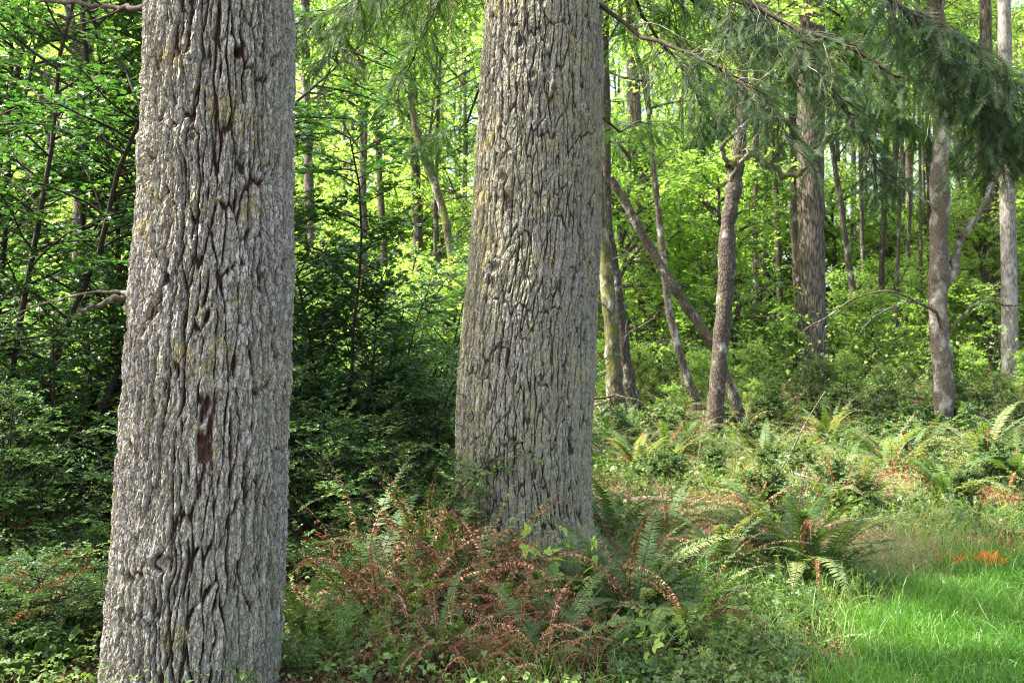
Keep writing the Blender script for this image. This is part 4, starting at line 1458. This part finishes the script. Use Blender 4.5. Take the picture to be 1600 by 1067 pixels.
def cover(name, n, y0, y1, tmpl, size, hgt, mat, seed, tilt=.45, clump=None, x0=-880, x1=900, lawn=-.15, power=1.0, per=1, uphill=0.0):
    r = rng(seed)
    x, y = inview(n, r, y0, y1, x0, x1, power)
    keep = lawn_in(x, y) < lawn
    if clump is not None:
        keep &= patchy(x, y, clump[0], seed) + r.normal(size=n) * .3 > clump[1]
    x, y = x[keep], y[keep]
    if per > 1:
        x = np.repeat(x, per) + r.normal(size=len(x) * per) * .07
        y = np.repeat(y, per) + r.normal(size=len(y) * per) * .07
    n = len(x)
    z = G(x, y) + hgt[0] + (hgt[1] - hgt[0]) * r.random(n) ** 1.5
    T = r.normal(size=(n, 3))
    T[:, 2] = T[:, 2] * .3 + uphill
    a = Acc()
    scatter(a, tmpl, np.stack([x, y, z], 1), nz(T), nz(np.array([0, -.15, 1.0]) + r.normal(size=(n, 3)) * tilt), size * r.uniform(.5, 1.3, n), np.clip(.5 + .3 * patchy(x, y, 2.1, seed + 3) + r.normal(size=n) * .2, 0, 1))
    return setting(a.build(name, [M[mat]]), 'stuff')


cover('leaf_litter', 130000, 4.0, 20, BROAD, .026, (.0, .05), 'litter', 31, .6, None, lawn=.05, power=1.3)
cover('creeping_leaves', 45000, 4.1, 12, TRIS, .021, (.02, .22), 'bramble_leaf', 32, .55, (1.5, .15), power=1.2)
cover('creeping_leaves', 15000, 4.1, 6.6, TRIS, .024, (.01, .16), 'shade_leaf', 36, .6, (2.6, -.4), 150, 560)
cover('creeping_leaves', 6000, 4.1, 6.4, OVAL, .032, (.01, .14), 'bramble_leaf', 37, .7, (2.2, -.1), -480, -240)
cover('undergrowth_leaves', 36000, 8, 26, TRIS, .040, (.03, .28), 'shade_leaf', 33, .5, (.9, .15), 60, 900)
cover('undergrowth_leaves', 22000, 8, 24, TRIS, .040, (.03, .28), 'bramble_leaf', 34, .5, (1.1, .0), 60, 900)
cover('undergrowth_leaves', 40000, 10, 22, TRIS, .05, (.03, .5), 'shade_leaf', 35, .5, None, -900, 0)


cover('undergrowth_leaves', 26000, 21, 52, TRIS, .06, (.03, 1.7), 'fresh_leaf', 38, .8, (.7, -.3), 60, 900)
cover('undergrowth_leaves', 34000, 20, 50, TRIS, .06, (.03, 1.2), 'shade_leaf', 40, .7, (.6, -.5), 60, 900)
cover('undergrowth_leaves', 30000, 19, 50, TRIS, .085, (.03, 1.2), 'maple_leaf', 39, .55, None, -900, 60)


def blades(name, n, region, seed, ln, wd, mat, up=1.0, lean=.35, kinds=(0, 1, 2), extra=None):
    r = rng(seed)
    x, y = region(n, r)
    n = len(x)
    T = nz(np.concatenate([r.normal(size=(n, 2)) * lean, np.full((n, 1), up)], 1))
    N = nz(r.normal(size=(n, 3)) + np.array([0, 0, .01]))
    Pp = np.stack([x, y, G(x, y) - .005], 1)
    a = Acc()
    s = ln * r.uniform(.45, 1.2, n)
    if extra is not None:
        s = s * extra(x, y)
    S = np.stack([s, wd * r.uniform(.7, 1.3, n), s], 1)
    c = np.clip(.5 + .25 * patchy(x, y, 2.6, seed) + r.normal(size=n) * .22, 0, 1)
    w = r.integers(0, len(kinds), n)
    for i, k in enumerate(kinds):
        m = w == i
        scatter(a, BLADES[k], Pp[m], T[m], N[m], S[m], c[m])
    return setting(a.build(name, [M[mat]]), 'stuff')


def lawn_region(n, r):
    y = 2.9 + 6.6 * r.random(n)
    x = r.uniform(.9, 6.5, n)
    f = lawn_in(x, y)
    k = (f > -.25) & (r.random(n) < np.clip(.35 + f * 2.0, .03, 1)) & (x < .62 * y + .4)
    return x[k], y[k]


blades('lawn_grass', 230000, lawn_region, 61, .13, .0042, 'grass', 1.0, .45, (0, 1, 2), lambda x, y: 1 + .3 * patchy(x, y, 5.0, 7))


def tall_region(n, r):
    y = 3.6 + 5.2 * r.random(n)
    x = r.uniform(.3, 5.5, n)
    f = lawn_in(x, y)
    k = (np.abs(f) < .45) & (r.random(n) < .6 + .4 * patchy(x, y, 3.3, 2))
    return x[k], y[k]


blades('wispy_grass', 7000, lawn_region, 70, .25, .004, 'grass_wild', .8, .6, (1, 2))


def lawn_dry(n, r):
    x, y = lawn_region(n, r)
    k = patchy(x, y, 2.2, 4) + r.normal(size=len(x)) * .5 > .1
    return x[k], y[k]


blades('dry_lawn_grass', 6000, lawn_dry, 67, .13, .0038, 'straw', .6, .8)
blades('edge_grass', 14000, tall_region, 62, .30, .0055, 'grass_wild', 1.0, .35)


def wild_region(n, r):
    x, y = inview(n, r, 4.3, 17, -60, 880, 1.0)
    k = (lawn_in(x, y) < -.2) & (patchy(x, y, 1.4, 9) + r.normal(size=n) * .3 > .1)
    return x[k], y[k]


blades('wild_grass', 26000, wild_region, 63, .26, .006, 'grass_wild', 1.0, .5)


def straw_region(n, r):
    x, y = inview(n, r, 6.5, 16, 100, 640, 1.0)
    k = (lawn_in(x, y) < .25) & (patchy(x, y, 1.1, 5) + r.normal(size=n) * .3 > -.2)
    return x[k], y[k]


blades('dry_grass', 52000, straw_region, 64, .28, .005, 'straw', .22, 1.0)


def bracken_region(n, r):
    x, y = inview(n, r, 7.2, 17, 90, 820, 1.0)
    k = (lawn_in(x, y) < -.1) & (patchy(x, y, .9, 8) + r.normal(size=n) * .3 - .25 * np.abs(y - 11) / 4 > -.2)
    return x[k], y[k]


blades('dead_bracken', 72000, bracken_region, 68, .14, .012, 'fern_dead', .45, .9, (1, 2))


def front_bracken(n, r):
    x, y = inview(n, r, 4.3, 6.6, -320, 260, 1.0)
    k = patchy(x, y, 1.9, 3) + r.normal(size=n) * .4 > -.2
    return x[k], y[k]


blades('dead_bracken', 3500, front_bracken, 69, .09, .008, 'fern_dead', .45, .9, (1, 2))


def straw_near(n, r):
    c = np.array([PG(985, 905)[:2], PG(1370, 900)[:2], PG(1330, 835)[:2], PG(1120, 800)[:2], PG(1390, 870)[:2]])
    i = r.integers(0, len(c), n)
    p = c[i] + r.normal(size=(n, 2)) * np.array([.26, .2])
    return p[:, 0], p[:, 1]


blades('dry_grass', 9000, straw_near, 65, .22, .0035, 'straw', .25, 1.0)


# the patch of grass sprayed with orange marker paint
def paint_mark():
    r = rng(66)
    c = PG(1545, 888)
    c2 = PG(1500, 884)
    n = 260
    p = np.where((r.random(n) < .85)[:, None], c[:2] + r.normal(size=(n, 2)) * np.array([.042, .05]), c2[:2] + r.normal(size=(n, 2)) * np.array([.06, .03]))
    T = nz(np.concatenate([r.normal(size=(n, 2)) * .3, np.full((n, 1), 1.0)], 1))
    a = Acc()
    s = .14 * r.uniform(.7, 1.15, n)
    scatter(a, BLADES[1], np.stack([p[:, 0] - c[0], p[:, 1] - c[1], 0 * s], 1), T, nz(r.normal(size=(n, 3))), np.stack([s, .0065 * np.ones(n), s], 1), r.random(n))
    o = a.build('painted_grass_tuft', [M['orange_paint']])
    o.location = [float(v) for v in c]
    tag(o, 'tuft of lawn grass sprayed bright orange with marker paint', 'painted grass')


paint_mark()

# ------------------------------------------------------------------ light, sky, camera
SUN_EL, SUN_AZ = math.radians(57), math.radians(-88)   # azimuth from +Y towards +X
w = bpy.data.worlds.new('World')
bpy.context.scene.world = w
w.use_nodes = True
nt = w.node_tree
nt.nodes.clear()
sky = nt.nodes.new('ShaderNodeTexSky')
sky.sky_type = 'NISHITA'
sky.sun_disc = False
sky.sun_elevation = SUN_EL
sky.sun_rotation = SUN_AZ
sky.air_density = 1.0
sky.dust_density = 6.0
sky.ozone_density = 1.0
bg = nt.nodes.new('ShaderNodeBackground')
bg.inputs['Strength'].default_value = .15
wo = nt.nodes.new('ShaderNodeOutputWorld')
nt.links.new(sky.outputs[0], bg.inputs[0])
nt.links.new(bg.outputs[0], wo.inputs[0])

sl = bpy.data.lights.new('sun', 'SUN')
sl.energy = 3.9
sl.angle = math.radians(.6)
sl.color = (1.0, .94, .84)
so = bpy.data.objects.new('sun', sl)
C.objects.link(so)
so.rotation_euler = (math.radians(90) - SUN_EL, 0, PI - SUN_AZ)   # aims from the sun's direction
so.location = (-10, 10, 20)

cam = bpy.data.cameras.new('camera')
cam.lens = 35.0
cam.sensor_width = 36.0
cam.clip_start = .05
cam.clip_end = 600
cam.dof.use_dof = True
cam.dof.focus_distance = 5.6
cam.dof.aperture_fstop = 5.0
co = bpy.data.objects.new('camera', cam)
C.objects.link(co)
co.location = (0, 0, CZ)
co.rotation_euler = (PI / 2, 0, 0)
sc = bpy.context.scene
sc.camera = co
sc.view_settings.view_transform = 'Standard'
sc.view_settings.look = 'None'
sc.view_settings.exposure = 2.75
sc.view_settings.gamma = 1.0
sc.cycles.max_bounces = 8
sc.cycles.diffuse_bounces = 4
sc.cycles.glossy_bounces = 2
sc.cycles.transmission_bounces = 5
sc.cycles.use_adaptive_sampling = True
sc.cycles.adaptive_threshold = .02
sc.cycles.use_denoising = True
sc.cycles.denoising_prefilter = 'NONE'
sc.cycles.filter_width = 1.1
